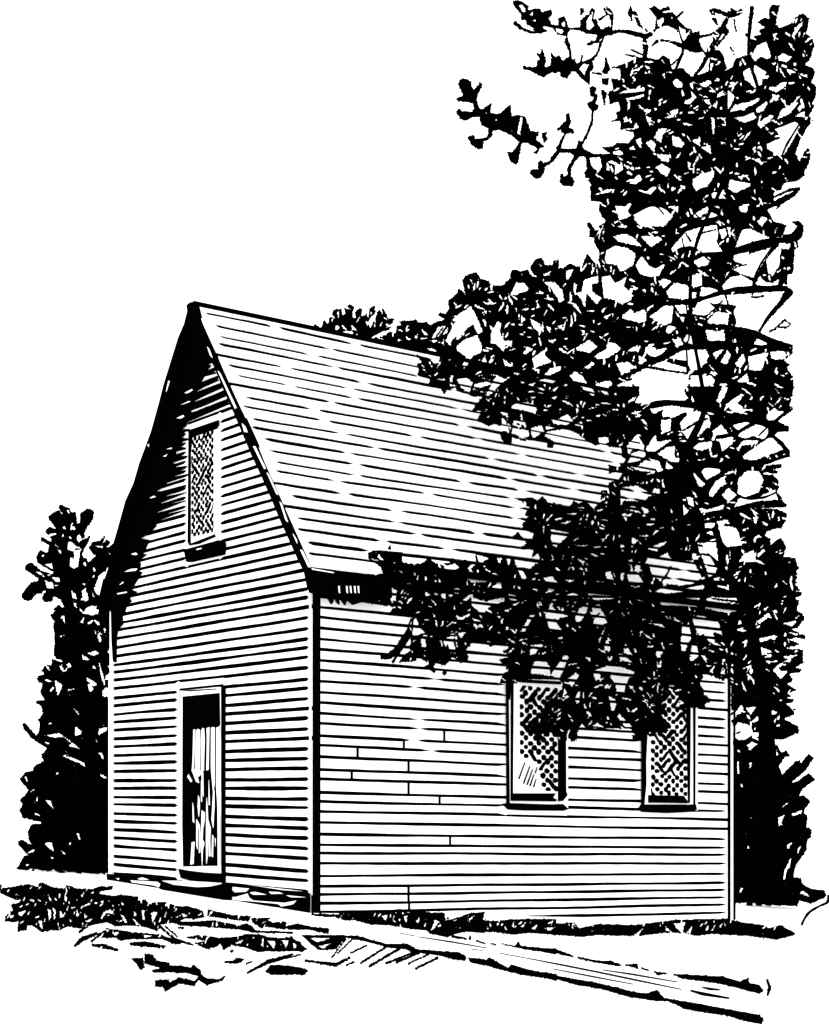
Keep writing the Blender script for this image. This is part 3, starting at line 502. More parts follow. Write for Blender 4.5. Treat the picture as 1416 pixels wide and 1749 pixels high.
[[(1005,445),(1060,385),(1090,440),(1100,480),(1130,550),(1080,560),(1060,520),(1000,540),(940,600),(930,640),(900,600),(960,490)],[(810,590),(850,520),(900,510),(850,580)],[(830,600),(880,620),(900,640)],[(1010,760),(1040,700),(1120,640),(1090,700),(1050,740),(1020,800)],[(1060,780),(1080,760),(1085,800)],[(920,870),(930,830),(950,820),(935,890)],[(890,830),(915,880),(905,860)],[(960,740),(955,780),(965,760)],[(945,350),(985,385),(980,405),(965,385)],[(940,470),(970,445),(960,480)]],[(4,[(985,560),(1000,530),(1030,510)]),(4,[(940,620),(1010,590),(1040,540)]),(3,[(830,590),(880,520)]),(5,[(1040,540),(1070,600),(1030,660)])]),
(780,420,3.726,[[(0,300),(50,300),(60,330),(35,215),(75,180),(130,165),(150,210),(205,225),(220,300),(235,255),(300,250),(315,225),(340,215),(350,155),(380,150),(405,165),(450,150),(470,180),(490,200),(470,135),(500,85),(540,75),(562,120),(610,125),(620,92),(650,90),(650,115),(672,150),(720,110),(760,130),(780,130),(790,165),(815,80),(835,55),(865,95),(900,120),(920,160),(960,160),(1160,160),(1160,1300),(1090,1320),(1045,1340),(1000,1300),(950,1260),(1010,1240),(1000,1210),(900,1220),(905,1260),(880,1270),(830,1240),(780,1200),(700,1160),(570,1180),(560,1215),(620,1245),(612,1285),(580,1285),(575,1250),(500,1235),(430,1240),(350,1215),(350,1255),(300,1250),(270,1190),(305,1175),(335,1200),(340,1160),(320,1130),(330,1080),(290,1090),(280,1145),(240,1130),(210,1145),(130,1115),(165,1030),(95,1060),(155,1000),(165,960),(90,955),(50,920),(0,925)]],
[[(10,440),(90,385),(120,440),(165,545),(130,560),(100,500),(60,530),(20,590),(0,600),(0,470)],[(0,640),(50,600),(130,570),(160,640),(150,680),(100,700),(50,780),(35,760),(60,700),(10,670)],[(220,560),(260,480),(285,500),(275,550),(300,600),(350,600),(350,640),(310,630),(300,670),(250,620),(220,620)],[(185,440),(170,400),(190,420)],[(465,460),(530,500),(535,560),(490,520)],[(410,440),(440,470),(410,490)],[(345,310),(380,235),(430,240),(460,270),(380,310)],[(550,230),(620,230),(670,280),(680,340),(650,365),(640,330),(600,270)],[(700,160),(740,150),(720,200),(700,215)],[(760,300),(800,290),(810,220),(900,190),(900,240),(860,250),(860,290),(920,330),(890,370),(830,300),(820,400),(790,330)],[(925,200),(980,190),(1010,240),(1080,200),(1060,260),(1115,300),(1110,340),(1050,370),(1000,340),(940,330)],[(690,350),(760,370),(800,440),(740,380)],[(730,430),(740,490),(720,520)],[(635,510),(670,505),(680,540)],[(565,510),(600,520),(595,560)],[(1060,440),(1110,400),(1130,430),(1200,400),(1200,440),(1170,490),(1060,460)],[(760,650),(840,600),(895,640),(840,680),(770,665)],[(880,700),(950,660),(960,620),(1010,620),(1045,660),(960,710),(900,720)],[(480,720),(570,655),(560,700),(605,735),(500,775)],[(420,680),(450,650),(490,655),(440,690)],[(560,820),(600,780),(660,765),(660,790),(600,820)],[(500,860),(600,840),(645,850),(600,880)],[(720,830),(750,805),(800,830),(830,880),(880,930),(870,960),(800,900)],[(805,780),(860,740),(880,750),(840,780)],[(180,700),(190,740),(145,755)],[(290,715),(370,770),(310,760)],[(100,920),(120,880),(200,860),(220,880),(130,910)],[(185,950),(250,830),(320,850),(280,880),(200,960)],[(0,850),(60,840),(100,870),(80,940),(30,900)],[(340,1030),(390,995),(480,1000),(510,1030),(500,1070),(450,1050),(380,1040)],[(360,1140),(370,1105),(430,1110),(440,1140),(400,1155)],[(350,1200),(360,1160),(460,1170),(460,1210),(430,1225)],[(600,1095),(640,1105),(700,1070),(740,1110),(700,1140),(620,1130)],[(570,1170),(570,1130),(650,1155)],[(475,1160),(540,1140),(555,1180),(480,1230)],[(750,1140),(800,1115),(800,1150)],[(610,965),(640,955),(620,985)],[(650,1040),(665,1040),(655,1075)],[(1085,670),(1150,630),(1160,670)],[(1020,750),(1090,740),(1130,770),(1050,820)],[(880,880),(960,860),(990,870),(950,950),(930,930)],[(1000,900),(1060,870),(1130,850),(1100,940),(1000,960)],[(1110,835),(1160,800),(1160,1010),(1130,1000),(1165,910),(1130,890)],[(250,270),(300,350),(275,330)],[(500,330),(540,405),(515,380)],[(490,405),(540,455),(505,425)],[(390,405),(465,395),(440,410)],[(160,470),(185,475),(190,525)],[(420,545),(440,540)  ,(430,560)],[(455,880),(510,870),(480,895)],[(320,900),(330,930),(310,920)],[(420,965),(510,985),(440,975)],[(680,960),(730,945),(700,970)],[(840,1090),(890,1045),(850,1085)],[(970,1030),(985,1050),(980,1085)],[(920,410),(970,375),(930,425)],[(940,450),(990,430),(950,470)],[(1000,480),(1050,435),(1000,490)],[(360,490),(345,500),(375,510)],[(790,540),(815,540),(810,565)],[(870,470),(880,460),(872,510)],[(1200,700),(1000,980),(1010,985)]],
[(3,[(280,1060),(330,1130),(345,1200)]),(3,[(380,1130),(430,1150)])]),
(1040,660,3.766,[[(0,0),(1165,0),(1175,50),(1165,110),(1130,120),(1180,135),(1185,150),(1080,225),(1160,260),(1155,290),(1100,290),(1060,310),(1130,370),(1165,420),(1165,455),(1120,455),(1000,510),(1110,500),(1110,520),(1050,535),(1090,545),(1080,560),(1040,560),(1090,600),(1095,640),(1080,680),(1145,755),(1140,775),(900,785),(1080,790),(1145,820),(1140,860),(1110,910),(1060,915),(1005,940),(1005,965),(1040,980),(1040,1020),(1105,975),(1140,1035),(1120,1095),(1200,1105),(1205,1130),(1175,1150),(1225,1160),(1215,1180),(1180,1190),(1215,1200),(1180,1240),(1210,1260),(1170,1290),(1215,1300),(1200,1330),(1240,1325),(1235,1345),(1190,1365),(1225,1380),(1190,1400),(1200,1440),(0,1440)]],
[[(0,390),(80,400),(80,450),(110,470),(60,520),(0,500)],[(0,560),(90,550),(40,640),(0,610)],[(25,700),(90,650),(180,640),(270,690),(290,650),(300,700),(250,710),(230,740),(100,735),(80,780)],[(85,785),(160,770),(210,820)],[(205,770),(270,800),(230,825)],[(200,-40),(530,-40),(480,30),(510,80),(460,100),(380,88),(250,110),(165,105),(200,50)],[(265,145),(400,125),(550,145),(500,190),(490,165),(410,200),(345,190),(350,150),(290,180)],[(340,220),(390,215),(395,280),(335,310)],[(460,240),(490,200),(560,155),(640,190),(650,240),(570,330),(520,350),(480,300)],[(115,385),(180,310),(225,380),(220,405),(160,400),(130,440)],[(240,400),(300,310),(310,360),(410,340),(300,415),(250,415)],[(125,490),(150,430),(220,405),(235,440),(200,475)],[(315,435),(380,390),(420,390),(420,450),(470,470),(490,490),(400,480)],[(160,530),(250,465),(320,480),(350,550),(220,545)],[(370,480),(415,530),(400,545),(370,525)],[(690,100),(730,0),(765,10),(740,70),(715,100)],[(750,120),(850,50),(870,60),(830,110),(860,130),(860,160),(920,185),(800,160)],[(1015,190),(1060,140),(1090,160),(1130,160),(1060,215),(1020,215)],[(800,250),(870,230),(910,235),(830,280)],[(825,320),(860,290),(950,245),(1020,270),(1020,310),(990,340),(930,315),(880,335)],[(580,250),(640,220),(650,270)],[(665,290),(720,250),(770,300),(680,315)],[(675,345),(800,325),(790,370),(725,420),(720,360)],[(860,450),(960,380),(1040,325),(1120,405),(950,470),(880,470)],[(820,400),(870,350),(960,350),(950,370),(860,380),(840,420)],[(540,400),(580,365),(660,355),(660,390),(600,410)],[(535,545),(610,620),(600,645),(580,640)],[(600,550),(620,525),(700,520),(720,550),(630,600)],[(645,680),(690,610),(760,570),(720,640),(670,710),(645,705)],[(830,690),(835,590),(890,545),(960,545),(995,600),(960,680),(880,710)],[(800,780),(840,720),(930,725),(1065,665),(1085,730),(960,735)],[(730,700),(770,655),(820,700),(770,740)],[(580,780),(640,790),(740,760),(730,790),(600,815)],[(430,770),(470,750),(500,790),(545,770),(470,840)],[(500,710),(540,720),(545,770),(515,760)],[(340,600),(350,600),(345,660)],[(370,750),(375,660),(385,620)],[(695,870),(770,860),(740,900),(820,910),(855,1020),(760,1030),(735,1000)],[(620,880),(680,880),(670,910),(620,910)],[(615,940),(665,930),(670,960)],[(590,860),(690,835),(640,855)],[(570,1010),(690,1005),(700,1130),(695,1180),(665,1230),(640,1215),(610,1120),(580,1060)],[(535,1065),(570,1080),(580,1115),(540,1110)],[(250,1140),(245,1100),(300,1110),(380,1070),(390,1100),(420,1125),(540,1120),(600,1235),(500,1275),(360,1270),(350,1265),(280,1210),(260,1150)],[(175,1130),(210,1130),(200,1190),(165,1185)],[(0,1195),(40,1200),(30,1270),(0,1250)],[(60,1200),(100,1200),(90,1260),(60,1240)],[(120,1210),(190,1210),(220,1260),(130,1260)],[(290,1320),(350,1295),(480,1300),(610,1275),(610,1305),(400,1330),(330,1330)],[(330,1405),(345,1370),(580,1365),(560,1410),(520,1420),(430,1400)],[(620,1400),(650,1375),(800,1390),(825,1440),(620,1440)],[(660,1355),(890,1365),(890,1385)],[(695,1260),(760,1280),(840,1275),(780,1310),(700,1290)],[(720,1240),(820,1215),(825,1250),(760,1255)],[(905,1290),(930,1200),(1000,1180),(1060,1190),(1150,1185),(1100,1220),(980,1210),(1000,1240),(960,1280),(965,1310)],[(830,1140),(870,1080),(930,1055),(950,1145)],[(840,1210),(905,1190),(860,1240)],[(960,1075),(1000,1040),(1000,1060),(960,1100)],[(715,1200),(760,1150),(760,1180),(730,1205)],[(930,980),(960,950),(980,970)],[(925,845),(960,840),(945,895)],[(980,860),(1030,890),(1000,895)],[(255,1040),(350,1000),(310,1060),(260,1050)],[(145,1040),(150,970),(185,990)],[(30,1030),(60,1000),(105,1030),(40,1050)],[(265,990),(300,920),(375,900),(320,950)],[(0,1330),(60,1330),(40,1370),(0,1360)],[(125,1150),(140,1130),(130,1110)],[(450,625),(470,640),(455,740),(440,690)],[(245,855),(300,845),(290,865)],[(185,960),(250,955),(240,985)],[(85,825),(115,830),(115,880)],[(940,1010),(960,950)  ,(930,990)],[(600,470),(630,455),(610,475)],[(710,490),(740,470),(720,460)],[(660,450),(700,430),(690,455)],[(20,790),(40,810),(25,810)]],
[(4,[(475,285),(560,235),(635,205)]),(3,[(400,1160),(370,1215),(330,1265)]),(3,[(545,1010),(600,1120),(640,1240)]),(3,[(210,1080),(205,1230)]),(3,[(700,350),(725,420)]),(5,[(590,310),(520,360)]),(4,[(560,1060),(610,1180),(615,1240)])]),
(620,820,3.218,[[(30,400),(60,388),(110,400),(150,360),(150,395),(215,395),(215,450),(250,460),(320,460),(365,430),(400,460),(430,465),(490,430),(520,450),(540,455),(560,435),(575,455),(600,450),(575,490),(590,490),(625,460),(620,395),(660,415),(830,425),(840,470),(880,560),(900,540),(870,480),(920,490),(950,460),(1040,450),(975,440),(965,400),(930,420),(940,385),(870,370),(900,350),(885,325),(820,320),(850,285),(880,320),(930,325),(940,295),(880,265),(880,240),(910,200),(890,190),(915,150),(870,115),(850,105),(920,95),(960,115),(985,88),(1035,150),(1050,120),(1060,145),(1075,130),(1130,155),(1160,115),(1185,130),(1215,115),(1250,140),(1270,160),(1310,110),(1310,60),(1370,50),(1365,10),(1416,0),(1416,1094),(760,1094),(770,1065),(800,1050),(790,1020),(755,985),(840,970),(800,950),(800,900),(760,895),(700,915),(680,900),(720,885),(600,890),(580,915),(560,940),(580,970),(575,990),(540,1005),(490,970),(470,1000),(450,1018),(400,1005),(385,1020),(400,1050),(390,1060),(340,1025),(365,1010),(345,960),(350,1000),(320,980),(300,960),(290,995),(200,1000),(230,960),(260,940),(265,860),(200,940),(170,1005),(160,1000),(180,960),(150,985),(100,985),(95,965),(140,950),(180,920),(220,850),(265,800),(270,750),(240,735),(145,738),(160,710),(200,700),(130,690),(0,670),(60,640),(40,620),(0,640),(0,520),(110,515),(100,480),(30,430)],[(432,1058),(447,1043),(462,1058),(447,1073)]],
[[(280,770),(295,760),(305,800),(330,840),(270,860)],[(320,860),(345,880),(345,940),(320,920)],[(440,880),(480,860),(515,860),(520,950),(480,950),(470,900)],[(520,840),(570,830),(540,870)],[(490,770),(580,735),(590,745),(520,780)],[(430,630),(455,620),(450,680)],[(530,680),(610,600),(600,640),(560,670)],[(600,560),(570,540),(590,480),(620,530),(700,560),(640,560)],[(600,640),(670,670),(780,640),(770,670),(700,690),(660,740),(600,690)],[(700,600),(755,550),(760,600),(720,610)],[(800,620),(850,640),(840,665),(800,655)],[(810,690),(920,640),(830,695)],[(120,520),(200,560),(160,545)],[(160,590),(185,610),(180,655),(160,650)],[(225,510),(290,465),(250,500)],[(335,535),(350,530),(350,575)],[(325,745),(370,770),(330,770)],[(340,610),(370,630),(345,640)],[(600,760),(640,770),(640,800)],[(860,835),(920,740),(945,740),(890,830)],[(780,850),(900,845),(1000,870),(900,865)],[(955,640),(970,700),(1010,725),(1040,660),(1080,640),(1040,690),(1060,720),(1130,750),(1050,760),(1100,830),(1030,830),(1010,770),(1000,730),(960,700)],[(1090,640),(1160,625),(1230,655)],[(1235,625),(1410,620),(1400,650),(1280,660)],[(1170,780),(1190,710),(1240,670),(1230,720),(1200,780)],[(1265,790),(1260,700),(1300,680),(1340,780),(1290,810)],[(1285,890),(1340,790),(1300,895)],[(1320,940),(1355,840),(1355,950)],[(920,940),(1000,900),(1010,910),(930,970)],[(940,1000),(1010,990),(1030,1035),(1020,1070),(930,1070),(930,1035)],[(1080,1090),(1130,960),(1110,1050)],[(1020,970),(1090,900),(1080,930),(1030,970)],[(1330,510),(1360,500),(1385,560),(1350,560)],[(1000,620),(1020,600),(1010,560),(990,540),(1040,530),(1080,580),(1040,610)],[(1030,270),(1130,290),(1120,310),(1060,370),(1040,350)],[(1030,370),(1040,440),(1050,440)],[(1060,240),(1130,225),(1160,220),(1100,250)],[(1170,260),(1270,255),(1180,270)],[(1110,185),(1180,180),(1150,200)],[(1290,250),(1345,270),(1310,270)],[(1325,130),(1345,110),(1340,150)],[(440,480),(500,460),(530,480),(480,500)],[(625,410),(660,420),(690,430),(640,460)],[(735,430),(760,430),(750,470)],[(790,435),(815,430),(800,480)],[(30,600),(60,560),(70,610),(40,600)],[(70,580),(120,570),(100,600)],[(0,660),(90,640),(50,655)],[(360,690),(385,700),(370,715)],[(470,630),(495,630),(480,645)],[(505,590),(530,590),(530,620)],[(410,530),(430,560),(420,580)],[(640,580),(670,600),(640,600)],[(620,770),(650,780),(670,830),(640,800)],[(735,710),(765,770),(740,750)],[(1060,470),(1090,500),(1060,495)],[(1100,545),(1170,550),(1140,560)],[(1175,430),(1230,450),(1200,450)],[(1150,355),(1270,360),(1200,365)],[(1290,330),(1330,320),(1320,340)],[(1280,560),(1310,540),(1320,560)],[(925,545),(950,535),(940,560)],[(960,540),(980,560),(965,575)],[(865,930),(870,960),(860,950)],[(1180,880),(1215,940),(1185,920)],[(1225,970),(1250,1000),(1235,1000)],[(1260,930),(1310,950),(1280,950)]],
[(4,[(260,860),(210,930),(160,1000)]),(4,[(500,870),(520,960)]),(3,[(960,290),(1130,300)]),(3,[(940,1030),(1010,1035)])]),
(840,1100,3.218,[[(45,215),(60,170),(150,150),(80,150),(80,120),(40,85),(110,70),(60,40),(100,20),(90,-20),(1416,-20),(1416,260),(1320,250),(1310,190),(1280,190),(1275,200),(1170,160),(1140,220),(1160,250),(1165,275),(1210,310),(1170,330),(1175,370),(1150,350),(1090,350),(1040,355),(1025,275),(1000,300),(970,275),(930,330),(960,370),(920,400),(980,440),(960,490),(910,480),(870,510),(850,480),(830,530),(775,520),(770,465),(475,460),(465,520),(440,540),(420,500),(440,460),(415,480),(410,530),(370,540),(350,490),(320,480),(250,540),(240,500),(210,480),(200,430),(310,350),(290,330),(340,290),(385,250),(390,215),(370,195),(170,183),(165,205),(120,215)]],
[[(225,120),(240,95),(300,100),(320,130),(320,175),(215,160)],[(210,60),(215,10),(280,0),(240,50)],[(320,170),(400,60),(425,70),(375,190)],[(420,190),(460,160),(480,170),(440,240)],[(510,70),(545,80),(545,105)],[(555,150),(590,150),(600,190),(570,200)],[(600,120),(690,110),(750,160),(790,150),(750,190),(720,270),(680,250),(690,220),(650,180),(700,160),(640,120)],[(610,240),(640,215),(645,245)],[(690,60),(720,55),(780,105),(720,90)],[(720,50),(745,10),(770,60)],[(620,10),(650,10),(645,50)],[(900,60),(910,30),(950,30),(920,80)],[(1035,50),(1080,0),(1060,50)],[(1080,110),(1110,20),(1140,0),(1110,80)],[(895,190),(930,165),(910,190)],[(805,240),(825,235),(830,260)],[(925,265),(950,225),(940,260)],[(550,290),(580,295),(555,325)],[(500,310),(550,400),(520,380)],[(640,280),(680,310),(685,340),(660,380)],[(265,440),(345,350),(320,390),(275,440)],[(735,340),(760,370),(750,380)],[(690,400),(700,385),(770,455),(730,455)],[(860,345),(900,330),(880,355)],[(550,450),(580,435),(620,460)],[(160,50),(165,35),(170,60)],[(385,300),(400,240),(410,270)],[(460,290),(490,240),(480,320),(465,330)],[(500,230),(510,300),(500,300)],[(640,400),(665,450),(650,440)],[(480,462),(500,435),(510,460)]],[(3,[(225,130),(320,132)])]),
(960,960,3.105,[[(280,250),(880,250),(880,440),(280,440)],[(880,0),(1240,0),(1250,30),(1230,60),(1250,80),(1230,110),(1270,160),(1230,200),(1255,215),(1240,260),(1270,270),(1285,300),(1250,350),(1210,355),(1290,390),(1290,410),(1240,400),(1200,410),(1260,435),(1180,460),(1275,465),(1278,535),(1230,560),(1270,570),(1260,585),(1200,590),(1230,630),(1190,645),(1245,680),(1190,695),(1230,725),(1220,745),(1180,750),(1235,780),(1230,810),(1170,830),(1250,870),(1255,900),(1180,940),(1100,940),(1060,970),(980,945),(1000,990),(915,1000),(905,960),(915,880),(897,840),(897,620)]],
[[(1035,315),(1090,270),(1105,285),(1050,325)],[(1065,250),(1100,230),(1080,255)],[(1110,260),(1140,250),(1140,270)],[(1165,325),(1245,310),(1220,340)],[(990,440),(1010,405),(1080,400),(1120,385),(1150,395),(1050,425)],[(1000,460),(1050,450),(1115,475),(1050,495)],[(940,540),(980,485),(975,510)],[(1150,460),(1270,440),(1200,450)],[(1170,500),(1260,490),(1200,515)],[(1120,575),(1145,550),(1155,575),(1195,580),(1160,620)],[(985,530),(1005,580),(1000,585)],[(1020,565),(1070,580),(1030,580)],[(915,810),(950,755),(960,780),(950,800)],[(975,775),(1030,765),(1000,810)],[(1000,850),(1060,800),(1110,785),(1150,800),(1080,820),(1020,850)],[(915,930),(920,870),(940,850),(1000,870),(1010,905),(1060,900),(1090,915),(1060,930),(1000,920),(960,950)],[(975,970),(1030,960),(1010,1000)],[(690,300),(740,275),(780,310),(830,320),(850,390),(800,370),(815,440),(780,420),(750,380),(730,400)],[(635,320),(660,350),(670,310),(685,400),(630,490)],[(670,540),(690,440),(720,430),(720,500)],[(520,230),(540,195),(730,190),(710,240),(650,230)],[(750,230),(780,195),(920,215),(925,260),(880,270),(800,255)],[(780,190),(980,190),(980,210)],[(410,360),(500,420),(480,425)],[(435,315),(520,325),(550,350),(480,330)],[(160,340),(170,290),(200,260),(240,320)],[(185,430),(240,330),(200,430)],[(70,300),(80,270),(140,220),(110,270),(100,315),(75,320)],[(220,470),(245,380),(255,470)],[(300,480),(340,520),(310,525)],[(500,490),(530,465),(520,510)],[(370,420),(400,480),(385,480)],[(160,580),(270,540),(390,585),(340,600),(330,690),(290,690),(280,640),(260,600)],[(0,185),(60,165),(120,190)],[(130,165),(300,160),(330,185),(210,200),(190,215)],[(240,225),(370,220),(290,230)],[(935,220),(975,225),(990,250),(975,280)],[(950,620),(980,690),(960,670)],[(1010,620),(1025,650),(1010,640)],[(1050,530),(1070,545),(1060,560)],[(875,390),(885,365),(880,395)],[(895,545),(910,540),(905,555)],[(910,490),(930,485),(915,500)]],
[(4,[(925,910),(945,900)]),(3,[(160,340),(165,300),(200,270)])]),
]
back_tree_m = [(520,420,3.726,[[(60,500),(100,515),(125,475),(150,500),(160,455),(185,455),(215,490),(190,450),(175,430),(190,405),(235,400),(240,440),(250,445),(262,430),(250,390),(295,370),(318,395),(300,430),(305,455),(330,460),(315,430),(345,400),(370,400),(360,450),(390,440),(415,400),(445,382),(452,430),(430,440),(400,490),(420,525),(450,465),(465,420),(500,398),(525,440),(530,465),(570,460),(560,490),(490,530),(550,515),(530,540),(585,560),(585,520),(600,480),(680,475),(710,470),(730,490),(770,485),(800,505),(800,700),(300,650),(60,560)]],
 [[(240,545),(300,540),(310,560),(260,565)],[(200,500),(225,520),(200,540)],[(300,500),(340,540),(300,530)],[(430,580),(500,545),(560,535),(520,560),(440,588)],[(585,490),(600,485),(612,500),(600,510)],[(640,520),(670,530),(650,545)],[(740,520),(790,570),(760,560)],[(590,590),(630,600),(600,605)],[(700,560),(720,580),(705,590)]],[])]
left_m = [(0,840,4.373,[[(440,100),(460,97),(520,125),(525,155),(565,150),(575,210),(570,235),(590,240),(600,210),(597,165),(660,125),(700,145),(695,200),(640,280),(625,320),(640,350),(675,325),(660,370),(610,460),(620,490),(650,500),(655,540),(720,470),(700,470),(665,420),(690,375),(750,365),(785,330),(760,410),(795,355),(825,380),(800,410),(850,390),(900,400),(830,560),(740,620),(715,690),(700,730),(720,765),(800,800),(710,860),(830,890),(828,965),(820,1160),(800,1195),(825,1220),(825,1300),(800,1300),(825,1340),(780,1390),(785,1405),(828,1405),(828,1465),(790,1460),(760,1490),(770,1540),(800,1525),(830,1585),(740,1580),(750,1610),(800,1610),(780,1690),(825,1700),(825,1760),(330,1760),(330,1749),(290,1720),(285,1700),(325,1680),(310,1595),(270,1585),(270,1565),(335,1555),(300,1500),(320,1430),(290,1425),(278,1400),(290,1375),(340,1360),(310,1340),(345,1290),(385,1300),(390,1250),(460,1275),(475,1260),(420,1245),(403,1215),(408,1050),(395,1010),(410,970),(378,925),(410,870),(440,845),(500,890),(450,800),(400,780),(385,820),(330,822),(315,790),(345,740),(330,730),(310,760),(280,760),(225,812),(180,810),(160,770),(230,680),(280,670),(290,650),(190,580),(190,550),(230,525),(310,590),(390,615),(400,600),(280,530),(270,490),(300,435),(355,460),(370,400),(305,365),(310,338),(385,375),(390,350),(345,310),(340,290),(370,260),(425,285),(365,200),(365,180),(440,135)]],
 [[(515,245),(560,265),(560,285),(525,280)],[(575,350),(590,310),(610,350),(590,378)],[(505,400),(520,368),(570,410),(560,440),(605,425),(590,480),(580,555),(550,570),(520,550),(530,480),(555,500),(550,450),(510,440)],[(335,545),(385,535),(390,575)],[(385,640),(430,640),(460,670),(420,670)],[(335,665),(395,680),(395,720),(355,715)],[(490,740),(550,745),(578,800),(500,790)],[(610,750),(640,720),(660,800),(640,818),(625,810)],[(605,685),(655,680),(630,695)],[(650,870),(690,850),(760,890),(760,935),(720,910),(690,920),(620,905)],[(455,935),(530,910),(535,950),(490,980)],[(600,970),(630,935),(620,980)],[(655,980),(700,955),(745,980),(730,1000),(700,970),(660,1000)],[(730,1080),(740,1050),(758,1100),(745,1135)],[(775,1010),(790,1030),(780,1070)],[(530,1230),(600,1230),(610,1215),(680,1260),(600,1250)],[(655,1205),(705,1190),(745,1200),(700,1225)],[(785,900),(825,890),(825,960)],[(445,1310),(462,1290),(478,1350)],[(405,1400),(465,1445),(430,1530)],[(595,1430),(680,1440),(700,1480),(645,1500),(660,1540),(600,1500)],[(635,1400),(660,1390),(730,1440),(700,1450)],[(490,1550),(545,1610),(640,1695),(620,1749),(600,1680),(540,1610)],[(605,1570),(660,1590),(650,1610)],[(420,425),(455,440),(455,465)],[(625,540),(635,515),(645,560)],[(555,1335),(635,1332),(600,1345)],[(495,825),(530,850),(525,890)],[(545,850),(560,825),(578,870)],[(735,1275),(745,1280),(780,1400),(780,1450),(760,1400)],[(500,1290),(515,1275),(530,1300),(515,1315)],[(265,590),(300,605),(340,640),(290,615)]],[])]
lowleft_m = [(0,1200,4.373,[[(265,-4),(310,15),(325,80),(285,130),(300,160),(290,220),(270,250),(220,190),(185,153),(168,160),(175,190),(240,270),(350,340),(310,400),(330,435),(250,480),(240,512),(190,520),(148,575),(215,655),(190,690),(145,730),(178,765),(145,800),(170,860),(340,900),(235,910),(215,950),(215,1020),(240,1070),(160,1025),(135,1040),(135,1060),(210,1140),(180,1145),(128,1240),(160,1275),(220,1250),(335,1288),(400,1245),(460,1278),(550,1262),(595,1280),(620,1262),(720,1293),(750,1270),(785,1282),(820,1268),(820,0)]],
 [[(355,160),(375,135),(395,175)],[(315,245),(425,235),(440,225),(495,270),(540,300),(600,350),(540,330),(490,320),(530,305),(470,260),(420,265)],[(315,288),(365,300),(360,315)],[(455,395),(540,410),(620,445),(800,560),(770,560),(600,460)],[(610,330),(690,335),(760,380),(780,435),(740,390),(690,355)],[(535,155),(605,210),(600,235),(560,245),(565,200)],[(735,245),(745,195),(800,180),(790,210)],[(600,270),(640,270),(635,290)],[(340,730),(380,740),(405,805)],[(265,825),(315,850),(270,840)],[(270,720),(283,700),(280,740)],[(548,955),(590,980),(600,1035)],[(328,1050),(385,1050),(405,1115),(360,1080)],[(645,1045),(700,1115),(680,1133)],[(603,830),(612,860),(607,878)],[(375,1145),(430,1180),(390,1165)],[(185,1200),(220,1210),(200,1220)],[(650,235),(680,240),(680,255)],[(695,290),(720,275),(725,295)],[(500,0),(545,40),(640,120),(625,180),(600,120)],[(600,0),(650,0),(660,30),(630,30)],[(740,40),(780,35),(770,75)]],[])]
bush_m = [(1180,1240,4.6,[[(335,100),(380,120),(460,100),(470,130),(430,150),(460,200),(510,150),(550,145),(600,190),(610,160),(630,240),(690,235),(665,160),(680,150),(710,210),(750,195),(778,235),(740,240),(685,320),(715,370),(710,395),(820,280),(855,270),(860,300),(925,220),(965,250),(900,350),(790,445),(790,465),(925,372),(978,420),(880,490),(845,560),(890,550),(938,595),(900,650),(790,690),(780,715),(880,685),(917,710),(905,800),(935,800),(950,840),(915,900),(910,970),(810,1120),(800,1190),(865,1195),(875,1240),(940,1280),(1040,1290),(1065,1330),(1050,1350),(1010,1365),(940,1395),(855,1370),(830,1415),(520,1380),(460,1385),(345,1390),(335,1400),(330,1000),(325,240),(315,200)]],
 [[(345,185),(375,175),(395,220)],[(365,280),(385,290),(375,320),(385,370),(365,370)],[(455,285),(480,290),(465,340)],[(550,245),(570,230),(580,255)],[(670,770),(690,720),(740,700),(690,795)],[(690,1215),(790,1030),(870,930),(800,1100),(765,1120),(740,1200)],[(600,930),(630,925),(605,960)],[(750,940),(800,910),(765,965)],[(575,1165),(617,1115),(610,1150)],[(450,920),(462,970),(445,950)],[(380,1320),(390,1275),(420,1270)],[(405,1235),(415,1205),(410,1230)],[(840,1310),(885,1295),(940,1345)],[(425,1170),(440,1150),(435,1175)],[(550,640),(558,628),(556,645)],[(392,462),(402,458),(410,478),(400,480)]],[])]
